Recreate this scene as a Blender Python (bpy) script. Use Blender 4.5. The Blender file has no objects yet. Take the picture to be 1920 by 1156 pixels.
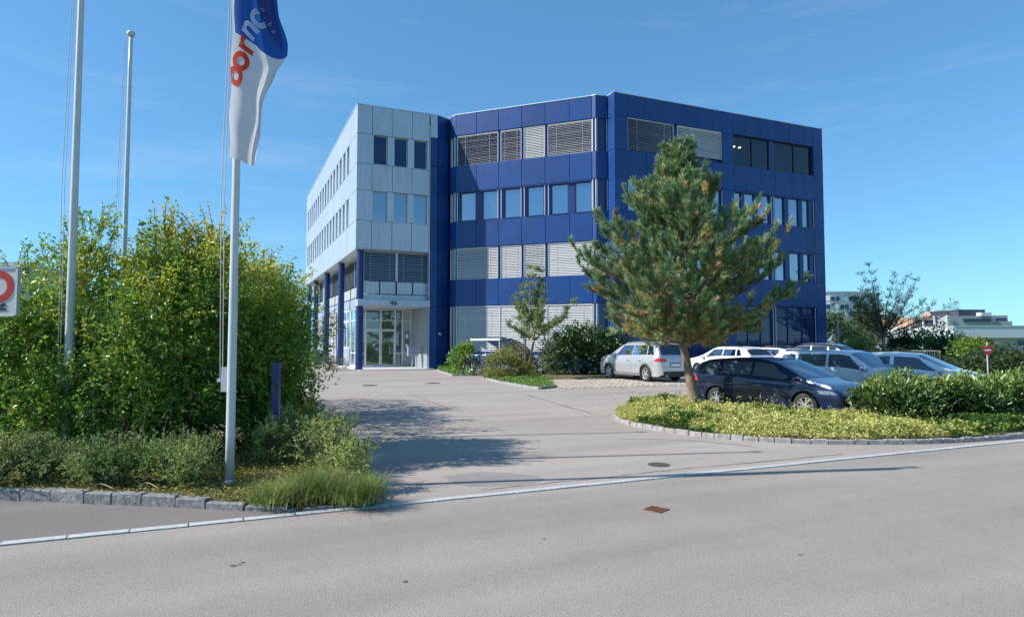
import bpy, math, random
import numpy as np
from mathutils import Vector, Matrix
random.seed(7); RNG = np.random.default_rng(7)
PI = math.pi; R = math.radians
SC = bpy.context.scene; COL = SC.collection
# ---------------------------------------------------------------- camera, sky, sun, exposure
CAM_H = 1.8; FPX = 1215.0; PITCH = R(2.92)
cam = bpy.data.cameras.new('camera'); cam_o = bpy.data.objects.new('camera', cam); COL.objects.link(cam_o)
cam_o.location = (0, 0, CAM_H); cam_o.rotation_euler = (PI/2 + PITCH, 0, 0)
cam.sensor_width = 36; cam.lens = 36*FPX/1920; cam.clip_start = 0.05; cam.clip_end = 4000
SC.camera = cam_o
SUN_EL = R(37.5); SHADOW_AZ = R(9.0)
to_sun = Vector((-math.cos(SHADOW_AZ)*math.cos(SUN_EL), -math.sin(SHADOW_AZ)*math.cos(SUN_EL), math.sin(SUN_EL)))
world = bpy.data.worlds.new('World'); SC.world = world; world.use_nodes = True
wn = world.node_tree.nodes; wl = world.node_tree.links
bg = wn['Background']; bg.inputs[1].default_value = 0.132
sky = wn.new('ShaderNodeTexSky'); sky.sky_type = 'NISHITA'; sky.sun_disc = False
sky.sun_elevation = SUN_EL; sky.sun_rotation = math.atan2(to_sun.x, to_sun.y)
sky.altitude = 400; sky.air_density = 1.0; sky.dust_density = 0.2; sky.ozone_density = 4.0
# thin high cloud veils
tc = wn.new('ShaderNodeTexCoord'); mp = wn.new('ShaderNodeMapping'); mp.inputs['Scale'].default_value = (1.3, 1.3, 9.0)
mp.inputs['Rotation'].default_value = (R(9), R(4), 0)
cn = wn.new('ShaderNodeTexNoise'); cn.inputs['Scale'].default_value = 1.7; cn.inputs['Detail'].default_value = 7; cn.inputs['Roughness'].default_value = .6
cr = wn.new('ShaderNodeValToRGB'); cr.color_ramp.elements[0].position = .52; cr.color_ramp.elements[0].color = (0, 0, 0, 1)
cr.color_ramp.elements[1].position = .85; cr.color_ramp.elements[1].color = (.22, .22, .22, 1)
cm = wn.new('ShaderNodeMixRGB'); cm.inputs[2].default_value = (4.6, 5.2, 5.8, 1)
tint = wn.new('ShaderNodeMixRGB'); tint.blend_type = 'MULTIPLY'; tint.inputs[0].default_value = 1; tint.inputs[2].default_value = (.68, 1.20, 1.50, 1)
wl.new(tc.outputs['Generated'], mp.inputs[0]); wl.new(mp.outputs[0], cn.inputs['Vector']); wl.new(cn.outputs[0], cr.inputs[0])
gm = wn.new('ShaderNodeGamma'); gm.inputs[1].default_value = .72; wl.new(sky.outputs[0], gm.inputs[0])
wl.new(gm.outputs[0], tint.inputs[1]); wl.new(tint.outputs[0], cm.inputs[1]); wl.new(cr.outputs[0], cm.inputs[0]); wl.new(cm.outputs[0], bg.inputs[0])
sun = bpy.data.lights.new('sun', 'SUN'); sun.energy = 5.0; sun.angle = R(.53); sun.color = (1, .955, .89)
sun_o = bpy.data.objects.new('sun', sun); COL.objects.link(sun_o); sun_o.location = (0, 0, 50)
sun_o.rotation_euler = (-to_sun).to_track_quat('-Z', 'Y').to_euler()
SC.view_settings.view_transform = 'Standard'; SC.view_settings.look = 'None'
SC.view_settings.exposure = 0.48; SC.view_settings.gamma = 1; SC.view_settings.use_curve_mapping = False
SC.cycles.max_bounces = 6; SC.cycles.diffuse_bounces = 3; SC.cycles.transparent_max_bounces = 8

# ---------------------------------------------------------------- materials
MATS = {}
def mat(name, col, rough=.6, metal=0., var=0., vscale=3., bump=0., bscale=80., spec=.5, coat=0., emit=None, col2=None, detail=6):
    if name in MATS: return MATS[name]
    m = bpy.data.materials.new(name); m.use_nodes = True; MATS[name] = m
    n = m.node_tree.nodes; l = m.node_tree.links; p = n['Principled BSDF']
    p.inputs['Base Color'].default_value = (*col, 1); p.inputs['Roughness'].default_value = rough
    p.inputs['Metallic'].default_value = metal; p.inputs['Specular IOR Level'].default_value = spec
    p.inputs['Coat Weight'].default_value = coat; p.inputs['Coat Roughness'].default_value = .04
    if emit: p.inputs['Emission Color'].default_value = (*emit[0], 1); p.inputs['Emission Strength'].default_value = emit[1]
    if var or col2 or bump:
        t = n.new('ShaderNodeTexCoord')
        if var or col2:
            x = n.new('ShaderNodeTexNoise'); x.inputs['Scale'].default_value = vscale; x.inputs['Detail'].default_value = detail
            l.new(t.outputs['Object'], x.inputs['Vector'])
            r = n.new('ShaderNodeValToRGB'); c2 = col2 or tuple(min(1, c*(1+var)) for c in col); c1 = col if col2 else tuple(c*(1-var) for c in col)
            r.color_ramp.elements[0].position = .35; r.color_ramp.elements[0].color = (*c1, 1)
            r.color_ramp.elements[1].position = .65; r.color_ramp.elements[1].color = (*c2, 1)
            l.new(x.outputs[0], r.inputs[0]); l.new(r.outputs[0], p.inputs['Base Color'])
        if bump:
            y = n.new('ShaderNodeTexNoise'); y.inputs['Scale'].default_value = bscale; y.inputs['Detail'].default_value = 4
            b = n.new('ShaderNodeBump'); b.inputs['Strength'].default_value = bump; b.inputs['Distance'].default_value = .01
            l.new(t.outputs['Object'], y.inputs['Vector']); l.new(y.outputs[0], b.inputs['Height']); l.new(b.outputs[0], p.inputs['Normal'])
    return m
def asphalt(name, col, lo=.8, hi=1.18, patch=.16):
    m = bpy.data.materials.new(name); m.use_nodes = True; MATS[name] = m
    n = m.node_tree.nodes; l = m.node_tree.links; p = n['Principled BSDF']; p.inputs['Roughness'].default_value = .85; p.inputs['Specular IOR Level'].default_value = .3
    t = n.new('ShaderNodeTexCoord')
    def noise(s, d=3, ro=.6):
        x = n.new('ShaderNodeTexNoise'); x.inputs['Scale'].default_value = s; x.inputs['Detail'].default_value = d; x.inputs['Roughness'].default_value = ro
        l.new(t.outputs['Object'], x.inputs['Vector']); return x
    def math_(op, a, b):
        x = n.new('ShaderNodeMath'); x.operation = op
        for i, v in enumerate((a, b)):
            if isinstance(v, (int, float)): x.inputs[i].default_value = v
            else: l.new(v, x.inputs[i])
        return x.outputs[0]
    g = noise(125, 3, .7); v = n.new('ShaderNodeTexVoronoi'); v.inputs['Scale'].default_value = 105; l.new(t.outputs['Object'], v.inputs['Vector'])
    big = noise(.35, 5); mid = noise(2.3, 5)
    r = n.new('ShaderNodeMapRange'); r.inputs[1].default_value = .3; r.inputs[2].default_value = .7; r.inputs[3].default_value = lo; r.inputs[4].default_value = hi
    l.new(g.outputs[0], r.inputs[0])
    vr = n.new('ShaderNodeMapRange'); vr.inputs[1].default_value = 0; vr.inputs[2].default_value = .9; vr.inputs[3].default_value = 1.12; vr.inputs[4].default_value = .72
    l.new(v.outputs['Distance'], vr.inputs[0])
    f = math_('MULTIPLY', r.outputs[0], vr.outputs[0])
    f = math_('MULTIPLY', f, math_('ADD', 1-patch, math_('MULTIPLY', big.outputs[0], 2*patch)))
    f = math_('MULTIPLY', f, math_('ADD', .9, math_('MULTIPLY', mid.outputs[0], .2)))
    mpn = n.new('ShaderNodeMapping'); mpn.vector_type = 'TEXTURE'; mpn.inputs['Rotation'].default_value = (0, 0, R(23.5)); mpn.inputs['Scale'].default_value = (14, 1, 1); l.new(t.outputs['Object'], mpn.inputs[0])
    ln = noise(.9, 4, .55); l.new(mpn.outputs[0], ln.inputs['Vector']); lr_ = n.new('ShaderNodeMapRange'); lr_.inputs[1].default_value = .35; lr_.inputs[2].default_value = .65; lr_.inputs[3].default_value = .86; lr_.inputs[4].default_value = 1.09; l.new(ln.outputs[0], lr_.inputs[0]); f = math_('MULTIPLY', f, lr_.outputs[0])
    x = n.new('ShaderNodeVectorMath'); x.operation = 'SCALE'; x.inputs[0].default_value = col; l.new(f, x.inputs['Scale'])
    l.new(x.outputs[0], p.inputs['Base Color'])
    b = n.new('ShaderNodeBump'); b.inputs['Strength'].default_value = .55; b.inputs['Distance'].default_value = .008
    l.new(math_('ADD', g.outputs[0], math_('MULTIPLY', v.outputs['Distance'], -.8)), b.inputs['Height']); l.new(b.outputs[0], p.inputs['Normal'])
    return m
def leafmat(name, stops, rough=.5, trans=.3, spec=.4):
    m = bpy.data.materials.new(name); m.use_nodes = True; MATS[name] = m
    n = m.node_tree.nodes; l = m.node_tree.links; p = n['Principled BSDF']; out = n['Material Output']
    p.inputs['Roughness'].default_value = rough; p.inputs['Specular IOR Level'].default_value = spec
    a = n.new('ShaderNodeAttribute'); a.attribute_name = 'hue'
    r = n.new('ShaderNodeValToRGB'); r.color_ramp.elements[0].position = stops[0][0]; r.color_ramp.elements[0].color = (*stops[0][1], 1)
    r.color_ramp.elements[1].position = stops[-1][0]; r.color_ramp.elements[1].color = (*stops[-1][1], 1)
    for s, c in stops[1:-1]:
        e_ = r.color_ramp.elements.new(s); e_.color = (*c, 1)
    tr = n.new('ShaderNodeBsdfTranslucent'); mx = n.new('ShaderNodeMixShader'); mx.inputs[0].default_value = trans
    l.new(a.outputs['Fac'], r.inputs[0]); l.new(r.outputs[0], p.inputs['Base Color']); l.new(r.outputs[0], tr.inputs[0])
    l.new(p.outputs[0], mx.inputs[1]); l.new(tr.outputs[0], mx.inputs[2]); l.new(mx.outputs[0], out.inputs[0])
    return m
def glassmat(name, body, refl, tintc=(.8, .87, .95), rough=.015, clear=0.):
    m = bpy.data.materials.new(name); m.use_nodes = True; MATS[name] = m
    n = m.node_tree.nodes; l = m.node_tree.links; n.remove(n['Principled BSDF']); out = n['Material Output']
    d = n.new('ShaderNodeBsdfDiffuse'); d.inputs[0].default_value = (*body, 1)
    g = n.new('ShaderNodeBsdfGlossy'); g.inputs[0].default_value = (*tintc, 1); g.inputs[1].default_value = rough
    lw = n.new('ShaderNodeFresnel'); lw.inputs[0].default_value = 1.5
    ad = n.new('ShaderNodeMath'); ad.operation = 'ADD'; ad.use_clamp = True; ad.inputs[1].default_value = refl; l.new(lw.outputs[0], ad.inputs[0])
    t = n.new('ShaderNodeTexCoord'); w_ = n.new('ShaderNodeTexNoise'); w_.inputs['Scale'].default_value = .55; l.new(t.outputs['Object'], w_.inputs['Vector'])
    b = n.new('ShaderNodeBump'); b.inputs['Strength'].default_value = .25; b.inputs['Distance'].default_value = .03; l.new(w_.outputs[0], b.inputs['Height']); l.new(b.outputs[0], g.inputs['Normal'])
    mx = n.new('ShaderNodeMixShader'); l.new(ad.outputs[0], mx.inputs[0]); l.new(g.outputs[0], mx.inputs[2])
    if clear:
        tp = n.new('ShaderNodeBsdfTransparent'); m2 = n.new('ShaderNodeMixShader'); m2.inputs[0].default_value = clear
        tp.inputs[0].default_value = (.8, .85, .9, 1)
        l.new(d.outputs[0], m2.inputs[1]); l.new(tp.outputs[0], m2.inputs[2]); l.new(m2.outputs[0], mx.inputs[1])
    else: l.new(d.outputs[0], mx.inputs[1])
    l.new(mx.outputs[0], out.inputs[0]); return m

NAVY = mat('navy_panel', (.002, .045, .20), .42, var=.07, vscale=.7, spec=.5, bump=.02, bscale=1.2)
NAVYD = mat('navy_metal', (.012, .035, .15), .35)
PALE = mat('pale_panel', (.49, .53, .60), .40, metal=.45, var=.035, vscale=.6, bump=.02, bscale=1.2)
PALE2 = mat('pale_wall', (.40, .43, .46), .55, var=.03, vscale=2)
DARK = mat('dark_gap', (.012, .015, .03), .7)
WHITEM = mat('white_frame', (.68, .72, .76), .4)
COPE = mat('coping_metal', (.62, .72, .8), .35, metal=.4)
BLIND = mat('blind_slat', (.63, .62, .61), .45)
BLINDG = mat('grey_blind_slat', (.42, .44, .48), .45)
RAIL = mat('rail_metal', (.6, .6, .64), .35, metal=.5)
GLASS = glassmat('window_glass', (.012, .05, .13), .34)
GLASSD = glassmat('dark_window_glass', (.006, .026, .11), .015)
GLASSC = glassmat('clear_glass', (.01, .015, .02), .03, clear=.75)
GLASSE = glassmat('entrance_glass', (.03, .045, .045), .16)
CARGLASS = glassmat('car_glass', (.008, .012, .018), .09, rough=.01)
ASPH = asphalt('road_asphalt', (.366, .315, .278), .70, 1.28)
ASPH2 = asphalt('drive_asphalt', (.42, .362, .32), .72, 1.25, .12)
ASPH3 = asphalt('pavement_asphalt', (.22, .19, .18), .72, 1.3, .2)
STONE = mat('granite', (.30, .29, .28), .8, var=.3, vscale=9, bump=.6, bscale=45)
STONED = mat('grey_granite', (.21, .21, .21), .85, var=.35, vscale=14, bump=1., bscale=30)
LINE = mat('pale_border_stone', (.46, .46, .46), .75, var=.12, vscale=20, bump=.3, bscale=90)
SOIL = mat('soil', (.085, .06, .035), .95, col2=(.16, .15, .06), vscale=7, bump=1., bscale=30)
LAWN = mat('lawn', (.10, .17, .03), .95, col2=(.17, .25, .05), vscale=.8, bump=.6, bscale=40)
CONC = mat('concrete', (.52, .52, .50), .8, var=.08, vscale=3)
BARK = mat('bark', (.15, .10, .07), .9, col2=(.33, .24, .18), vscale=14, bump=1., bscale=22)
TWIG = mat('twig_bark', (.10, .075, .05), .9)
IRON = mat('cast_iron', (.10, .075, .06), .7, var=.3, vscale=30, bump=.4, bscale=60)
RUST = mat('rusty_iron', (.17, .075, .04), .85, var=.35, vscale=20, bump=.5, bscale=60)
POLEW = mat('white_pole', (.50, .53, .54), .4, var=.06, vscale=3)
ROPE = mat('rope', (.45, .44, .42), .8)
TYRE = mat('tyre_rubber', (.018, .018, .019), .75)
RIM = mat('alloy_rim', (.62, .62, .64), .3, metal=.6)
BLACKP = mat('black_plastic', (.018, .018, .02), .5)
CHROME = mat('chrome', (.75, .75, .77), .12, metal=1.)
REDL = mat('red_lamp', (.55, .015, .02), .15, coat=1.)
HEADL = mat('clear_lamp', (.30, .33, .38), .12, coat=1., metal=.6)
PLATE = mat('plate_white', (.75, .75, .75), .4)

def vary(m, k=.12, warp=.35):
    n = m.node_tree.nodes; l = m.node_tree.links; p = n['Principled BSDF']; src = p.inputs['Base Color'].links[0].from_socket
    oi = n.new('ShaderNodeObjectInfo'); mr = n.new('ShaderNodeMapRange'); mr.inputs[3].default_value = 1-k; mr.inputs[4].default_value = 1+k; l.new(oi.outputs['Random'], mr.inputs[0])
    t = n.new('ShaderNodeTexCoord'); mpg = n.new('ShaderNodeMapping'); mpg.inputs['Scale'].default_value = (3, 3, .25); st = n.new('ShaderNodeTexNoise'); st.inputs['Scale'].default_value = 2.2; st.inputs['Detail'].default_value = 5
    l.new(t.outputs['Object'], mpg.inputs[0]); l.new(mpg.outputs[0], st.inputs['Vector']); sr = n.new('ShaderNodeMapRange'); sr.inputs[1].default_value = .3; sr.inputs[2].default_value = .75; sr.inputs[3].default_value = .9; sr.inputs[4].default_value = 1.06; l.new(st.outputs[0], sr.inputs[0])
    mu = n.new('ShaderNodeMath'); mu.operation = 'MULTIPLY'; l.new(mr.outputs[0], mu.inputs[0]); l.new(sr.outputs[0], mu.inputs[1])
    v = n.new('ShaderNodeVectorMath'); v.operation = 'SCALE'; l.new(src, v.inputs[0]); l.new(mu.outputs[0], v.inputs['Scale']); l.new(v.outputs[0], p.inputs['Base Color'])
    for q in n:
        if q.type == 'BUMP': q.inputs['Strength'].default_value = warp; q.inputs['Distance'].default_value = .03
vary(NAVY, .1, .2); vary(PALE, .035, .14)
# ---------------------------------------------------------------- helpers
class MB:
    def __init__(s): s.v = []; s.f = []
    def add(s, vs, fs):
        k = len(s.v); s.v += [tuple(v) for v in vs]; s.f += [tuple(i+k for i in f) for f in fs]; return s
    def hexa(s, p): return s.add(p, [(0, 3, 2, 1), (4, 5, 6, 7), (0, 1, 5, 4), (1, 2, 6, 5), (2, 3, 7, 6), (3, 0, 4, 7)])
    def box(s, a, b):
        (x0, y0, z0), (x1, y1, z1) = a, b
        return s.hexa([(x0, y0, z0), (x1, y0, z0), (x1, y1, z0), (x0, y1, z0), (x0, y0, z1), (x1, y0, z1), (x1, y1, z1), (x0, y1, z1)])
    def fbox(s, F, s0, s1, d0, d1, z0, z1):
        return s.hexa([F(s0, d0, z0), F(s1, d0, z0), F(s1, d1, z0), F(s0, d1, z0), F(s0, d0, z1), F(s1, d0, z1), F(s1, d1, z1), F(s0, d1, z1)])
    def tube(s, pts, rad, n=8, cap=True):
        pts = [Vector(p) for p in pts]; rs = rad if hasattr(rad, '__len__') else [rad]*len(pts); vs = []; fs = []
        up = Vector((0, 0, 1)); t0 = (pts[1]-pts[0]).normalized(); a = t0.cross(up if abs(t0.z) < .95 else Vector((1, 0, 0))).normalized()
        for i, p in enumerate(pts):
            t = (pts[min(i+1, len(pts)-1)]-pts[max(i-1, 0)]).normalized(); a = (a - t*a.dot(t)).normalized(); b = t.cross(a)
            for j in range(n):
                q = 2*PI*j/n; vs.append(p + (a*math.cos(q)+b*math.sin(q))*rs[i])
        for i in range(len(pts)-1):
            for j in range(n):
                k = i*n+j; k2 = i*n+(j+1) % n; fs.append((k, k2, k2+n, k+n))
        if cap: fs.append(tuple(range(n-1, -1, -1))); fs.append(tuple(range((len(pts)-1)*n, len(pts)*n)))
        return s.add(vs, fs)
    def lathe(s, prof, n=24, M=None, close=False):
        vs = []; fs = []; m = len(prof)
        for j in range(n):
            q = 2*PI*j/n
            for r, z in prof:
                v = Vector((r*math.cos(q), r*math.sin(q), z)); vs.append(M @ v if M else v)
        for j in range(n):
            for i in range(m if close else m-1):
                i2 = (i+1) % m; a = j*m+i; b = ((j+1) % n)*m+i; fs.append((a, b, ((j+1) % n)*m+i2, j*m+i2))
        return s.add(vs, fs)
    def grid(s, fn, nu, nv):
        vs = [fn(i/nu, j/nv) for i in range(nu+1) for j in range(nv+1)]
        return s.add(vs, [(i*(nv+1)+j, (i+1)*(nv+1)+j, (i+1)*(nv+1)+j+1, i*(nv+1)+j+1) for i in range(nu) for j in range(nv)])
    def prism(s, poly, z0, z1):
        n = len(poly); vs = [(x, y, z0) for x, y in poly]+[(x, y, z1) for x, y in poly]
        fs = [(i, (i+1) % n, (i+1) % n+n, i+n) for i in range(n)]+[tuple(range(n-1, -1, -1)), tuple(range(n, 2*n))]
        return s.add(vs, fs)
    def mesh(s, name, m, smooth=False):
        me = bpy.data.meshes.new(name); me.from_pydata([tuple(v) for v in s.v], [], s.f)
        if m: me.materials.append(m)
        if smooth: me.polygons.foreach_set('use_smooth', [True]*len(me.polygons))
        return me
    def build(s, name, m, parent=None, smooth=False, auto=False):
        me = s.mesh(name, m, smooth); o = link(name, me, parent)
        if auto: me.set_sharp_from_angle(angle=R(38))
        return o
def link(name, me, parent=None):
    o = bpy.data.objects.new(name, me); COL.objects.link(o)
    if parent is not None: o.parent = parent; o.matrix_parent_inverse = parent.matrix_world.inverted() if parent.get('_abs') else Matrix()
    return o
def tag(o, label=None, cat=None, group=None, kind=None):
    if label: o['label'] = label
    if cat: o['category'] = cat
    if group: o['group'] = group
    if kind: o['kind'] = kind
    return o
def empty(name, label, cat, loc=(0, 0, 0), rz=0, group=None):
    o = bpy.data.objects.new(name, None); COL.objects.link(o); o.location = loc; o.rotation_euler = (0, 0, rz); o.empty_display_size = .2
    return tag(o, label, cat, group)
def abs_empty(name, label, cat, loc, group=None):      # children are given in world coordinates
    o = bpy.data.objects.new(name, None); COL.objects.link(o); o.location = loc; tag(o, label, cat, group)
    ABS[o.name] = Matrix.Translation(-Vector(loc)); return o
ABS = {}
def part(mb, name, m, root, smooth=False, auto=False):
    o = mb.build(name, m, None, smooth, auto); o.parent = root
    if root.name in ABS: o.matrix_parent_inverse = ABS[root.name]
    return o
def struct(o): o['kind'] = 'structure'; return o
def copy_tree(o, parent=None):
    c = o.copy(); COL.objects.link(c)
    if parent is not None: c.parent = parent
    for ch in o.children: copy_tree(ch, c)
    return c
def npmesh(name, V, F, m, attr=None, smooth=False):
    me = bpy.data.meshes.new(name); V = np.ascontiguousarray(V, dtype=np.float32); F = np.ascontiguousarray(F, dtype=np.int32)
    me.vertices.add(len(V)); me.vertices.foreach_set('co', V.ravel()); k = F.shape[1]
    me.loops.add(F.size); me.loops.foreach_set('vertex_index', F.ravel()); me.polygons.add(len(F))
    me.polygons.foreach_set('loop_start', np.arange(0, F.size, k, dtype=np.int32)); me.polygons.foreach_set('loop_total', np.full(len(F), k, dtype=np.int32))
    if smooth: me.polygons.foreach_set('use_smooth', np.ones(len(F), dtype=bool))
    me.update(calc_edges=True)
    if attr is not None:
        a = me.attributes.new('hue', 'FLOAT', 'POINT'); a.data.foreach_set('value', np.ascontiguousarray(attr, dtype=np.float32))
    me.materials.append(m); return me
# building frame: e runs along the front, w runs away from the viewer
AZ = R(23.5); EX = Vector((math.cos(AZ), math.sin(AZ))); WX = Vector((-math.sin(AZ), math.cos(AZ)))
def ray(px, py):
    u = (px-960)/FPX; v = (578-py)/FPX
    return Vector((u, math.cos(PITCH)-v*math.sin(PITCH), math.sin(PITCH)+v*math.cos(PITCH)))
def gnd(px, py, z=0):
    r = ray(px, py); k = (z-CAM_H)/r.z; return Vector((r.x*k, r.y*k))
A0 = gnd(664, 694)
def B(e, w): return A0 + EX*e + WX*w
def facade(e0, w0, dirx, dirw, outward=1):
    o = B(e0, w0); d = (EX*dirx+WX*dirw).normalized(); n = Vector((d.y, -d.x))*outward
    def F(s, dd, z): return (o.x+d.x*s+n.x*dd, o.y+d.y*s+n.y*dd, z)
    return F
def P3(v, z=0): return (v.x, v.y, z)

# ---------------------------------------------------------------- ground, road, drive
def sheet(name, poly, z, m, parent=None):
    mb = MB(); n = len(poly)
    if z > .03:
        if sum(poly[i-1][0]*poly[i][1]-poly[i][0]*poly[i-1][1] for i in range(n)) < 0: poly = poly[::-1]
        mb.prism(poly, -.03, z); o = mb.build(name, m, parent); return struct(o)
    mb.add([(p[0], p[1], z) for p in poly], [tuple(range(n))]); o = mb.build(name, m, parent)
    if parent is None: struct(o)
    me = o.data
    if me.polygons[0].normal.z < 0: me.flip_normals()
    return o
sheet('ground', [(-1500, -600), (1500, -600), (1500, 1800), (-1500, 1800)], -.012, LAWN)
road = sheet('road', [B(-260, -46), B(260, -46), B(260, -34.12), B(-260, -34.12)], 0, ASPH)
drive = sheet('driveway', [B(-9, -33.98), B(60, -33.98), B(60, -22), B(34, -10), B(34, 0), B(10, 4), B(0, 32), B(-9, 32)], 0, ASPH2)
pave = sheet('pavement', [B(-260, -33.98), B(-6.2, -33.98), B(-6.2, -32), B(-260, -24)], .004, ASPH3)
sheet('far_pavement', [B(-260, -60), B(260, -60), B(260, -46.1), B(-260, -46.1)], 0, ASPH3)
line_tmpl = MB(); line_tmpl.fbox(lambda s, d, z: (s, d, z), 0.004, .492, -.055, .055, -.05, .011)
lme = line_tmpl.mesh('border_stone', LINE)
for k in range(110):
    s = -14 + k*.5; o = link('border_stone', lme, road); p = B(s, -34.05)
    o.location = (p.x, p.y, random.uniform(-.002, .002)); o.rotation_euler = (0, 0, AZ + random.uniform(-.006, .006))
# short light border at the left mouth of the drive
def stones(pts, name, m, parent, L, w, h, z0=-.05, jit=.008):
    """stones of length L laid along a polyline of (x,y), each its own mesh"""
    P = [Vector(p[:2]) for p in pts]; seg = []; acc = 0
    for a, b in zip(P, P[1:]): seg.append((acc, a, b, (b-a).length)); acc += (b-a).length
    def at(t):
        for s0, a, b, l_ in seg:
            if t <= s0+l_ or (s0, a, b, l_) == seg[-1]: return a+(b-a)*min(1, (t-s0)/l_)
    t = 0; k = 0
    while t < acc-.05:
        l_ = min(L*random.uniform(.8, 1.25), acc-t); a = at(t+.008); b = at(t+l_-.008); d = (b-a).normalized(); n = Vector((-d.y, d.x))
        ww = w/2*random.uniform(.95, 1.05); hh = (h(t/acc) if callable(h) else h)+random.uniform(-jit, jit); bv = .012
        mb = MB(); q = []
        for z, ins in ((z0, 0), (hh-bv, 0), (hh, bv)):
            for pt, sg in ((a+d*ins, -1), (b-d*ins, -1), (b-d*ins, 1), (a+d*ins, 1)):
                v = pt+n*(ww-ins)*sg; q.append((v.x+random.uniform(-.003, .003), v.y+random.uniform(-.003, .003), z))
        fs = [(0, 3, 2, 1), (8, 9, 10, 11)]
        for r0 in (0, 4):
            for i in range(4): fs.append((r0+i, r0+(i+1) % 4, r0+(i+1) % 4+4, r0+i+4))
        mb.add(q, fs); mb.build(name, m, parent); t += l_; k += 1
def catmull(pts, n=8):
    P = [Vector(p) for p in pts]; out = []
    for i in range(len(P)-1):
        p0 = P[max(i-1, 0)]; p1 = P[i]; p2 = P[i+1]; p3 = P[min(i+2, len(P)-1)]
        for k in range(n):
            t = k/n; out.append(.5*((2*p1)+(p2-p0)*t+(2*p0-5*p1+4*p2-p3)*t*t+(3*p1-p0-3*p2+p3)*t**3))
    out.append(P[-1]); return out
# left planting bed with its kerb
kerbL = catmull([B(-22, -26.2), B(-14, -29.9), B(-9.6, -32.0), B(-8.6, -32.6), B(-7.7, -33.15), B(-7.0, -33.62), B(-6.45, -33.9)], 6)
bed_end = [B(-6.9, -33.55), B(-6.35, -33.7), B(-5.75, -33.55)]
bedL_edge = [B(-5.62, -33.75), B(-5.5, -31), B(-5.2, -27), B(-4.9, -22), B(-5.3, -15), B(-6.5, -9)]
bedL = sheet('planting_bed', [tuple(p) for p in kerbL[:-7]]+[tuple(p) for p in bed_end]+[tuple(p) for p in bedL_edge[1:]]+[tuple(B(-30, -6))], .085, SOIL)
sheet('bed_edge', [tuple(B(-7.1, -33.6)), tuple(B(-6.45, -33.92)), tuple(B(-5.6, -33.92)), tuple(B(-5.45, -31)), tuple(B(-6.5, -31))], .035, SOIL)
stones(kerbL, 'kerb_stone', STONED, bedL, .40, .13, lambda t: .13-.11*max(0, (t-.9)/.1))
stones([B(-6.42, -33.93), B(-5.68, -33.93)], 'kerb_stone', STONED, bedL, .3, .08, .035)
stones([B(-5.62, -33.9), B(-5.5, -33.0)], 'kerb_stone', LINE, bedL, .35, .1, .02)
stones([tuple(p) for p in bedL_edge[0:5]], 'kerb_stone', STONED, bedL, .5, .1, .088)
# right planting bed
kerbR = catmull([B(2.3, -26.9), B(1.35, -27.9), B(.82, -29.3), B(1.0, -31.0), B(1.75, -32.3), B(2.85, -33.05), B(4.4, -33.6), B(6.5, -33.8), B(9, -33.86)], 7)
bedR = sheet('planting_bed', [tuple(p) for p in kerbR]+[tuple(B(40, -33.86)), tuple(B(40, -31)), (9.3, 14.1), (7.75, 13.55), (6.55, 15.0), (5.1, 17.05), (4.75, 18.1)], .085, SOIL)
stones(kerbR, 'kerb_stone', STONE, bedR, .27, .12, .085)
# bed by the bicycle shelter and the one by the facade
bedS_poly = [gnd(905, 709), gnd(935, 717), gnd(985, 726), gnd(1012, 729.5), gnd(1042, 726), gnd(1025, 712), gnd(1000, 704), gnd(935, 702)]
bedS = sheet('planting_bed', [tuple(p) for p in bedS_poly], .06, SOIL)
stones([tuple(p) for p in bedS_poly[:4]], 'kerb_stone', STONE, bedS, .45, .12, .09)
stones([tuple(p) for p in bedS_poly[3:5]], 'kerb_stone', STONED, bedS, .8, .12, .09)
bedF_poly = [B(5.5, -.3), gnd(820, 695), gnd(850, 704.5), gnd(884, 704), gnd(925, 700), B(8.5, -3)]
bedF = sheet('planting_bed', [tuple(p) for p in bedF_poly], .05, SOIL)
stones([tuple(p) for p in bedF_poly[1:4]], 'kerb_stone', STONE, bedF, .6, .1, .08)
bedH = sheet('planting_bed', [tuple(gnd(1025, 711)), tuple(gnd(1140, 711)), tuple(gnd(1290, 700)), tuple(B(14, -8.6)), tuple(B(8.5, -3.2)), tuple(gnd(925, 700)), tuple(gnd(1000, 704))], .04, SOIL)
# paved parking bay in front of the laurel
pvp = [gnd(1010, 712), gnd(1052, 729), gnd(1215, 724), gnd(1300, 722), gnd(1420, 722), gnd(1330, 700), gnd(1150, 708.5)]
pav = sheet('parking_bay', [tuple(p) for p in pvp], .004, mat('joint_grass', (.13, .13, .05), .95, col2=(.26, .22, .13), vscale=6))
def inpoly(x, y, poly):
    c = False; j = len(poly)-1
    for i in range(len(poly)):
        if (poly[i][1] > y) != (poly[j][1] > y) and x < (poly[j][0]-poly[i][0])*(y-poly[i][1])/(poly[j][1]-poly[i][1])+poly[i][0]: c = not c
        j = i
    return c
mb = MB()
for i in range(-60, 80):
    for j in range(-60, 60):
        c = B(8 + i*.27 + (j % 2)*.13, -16 + j*.19)
        if inpoly(c.x, c.y, [tuple(p) for p in pvp]):
            def F(s, d, z, c=c): v = c+EX*s+WX*d; return (v.x, v.y, z)
            mb.fbox(F, -.115, .115, -.075, .075, -.02, .014+random.uniform(0, .008))
tag(mb.build('paver', mat('paver_stone', (.47, .40, .32), .85, var=.22, vscale=2.5, bump=.3), pav), kind='stuff')
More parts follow.
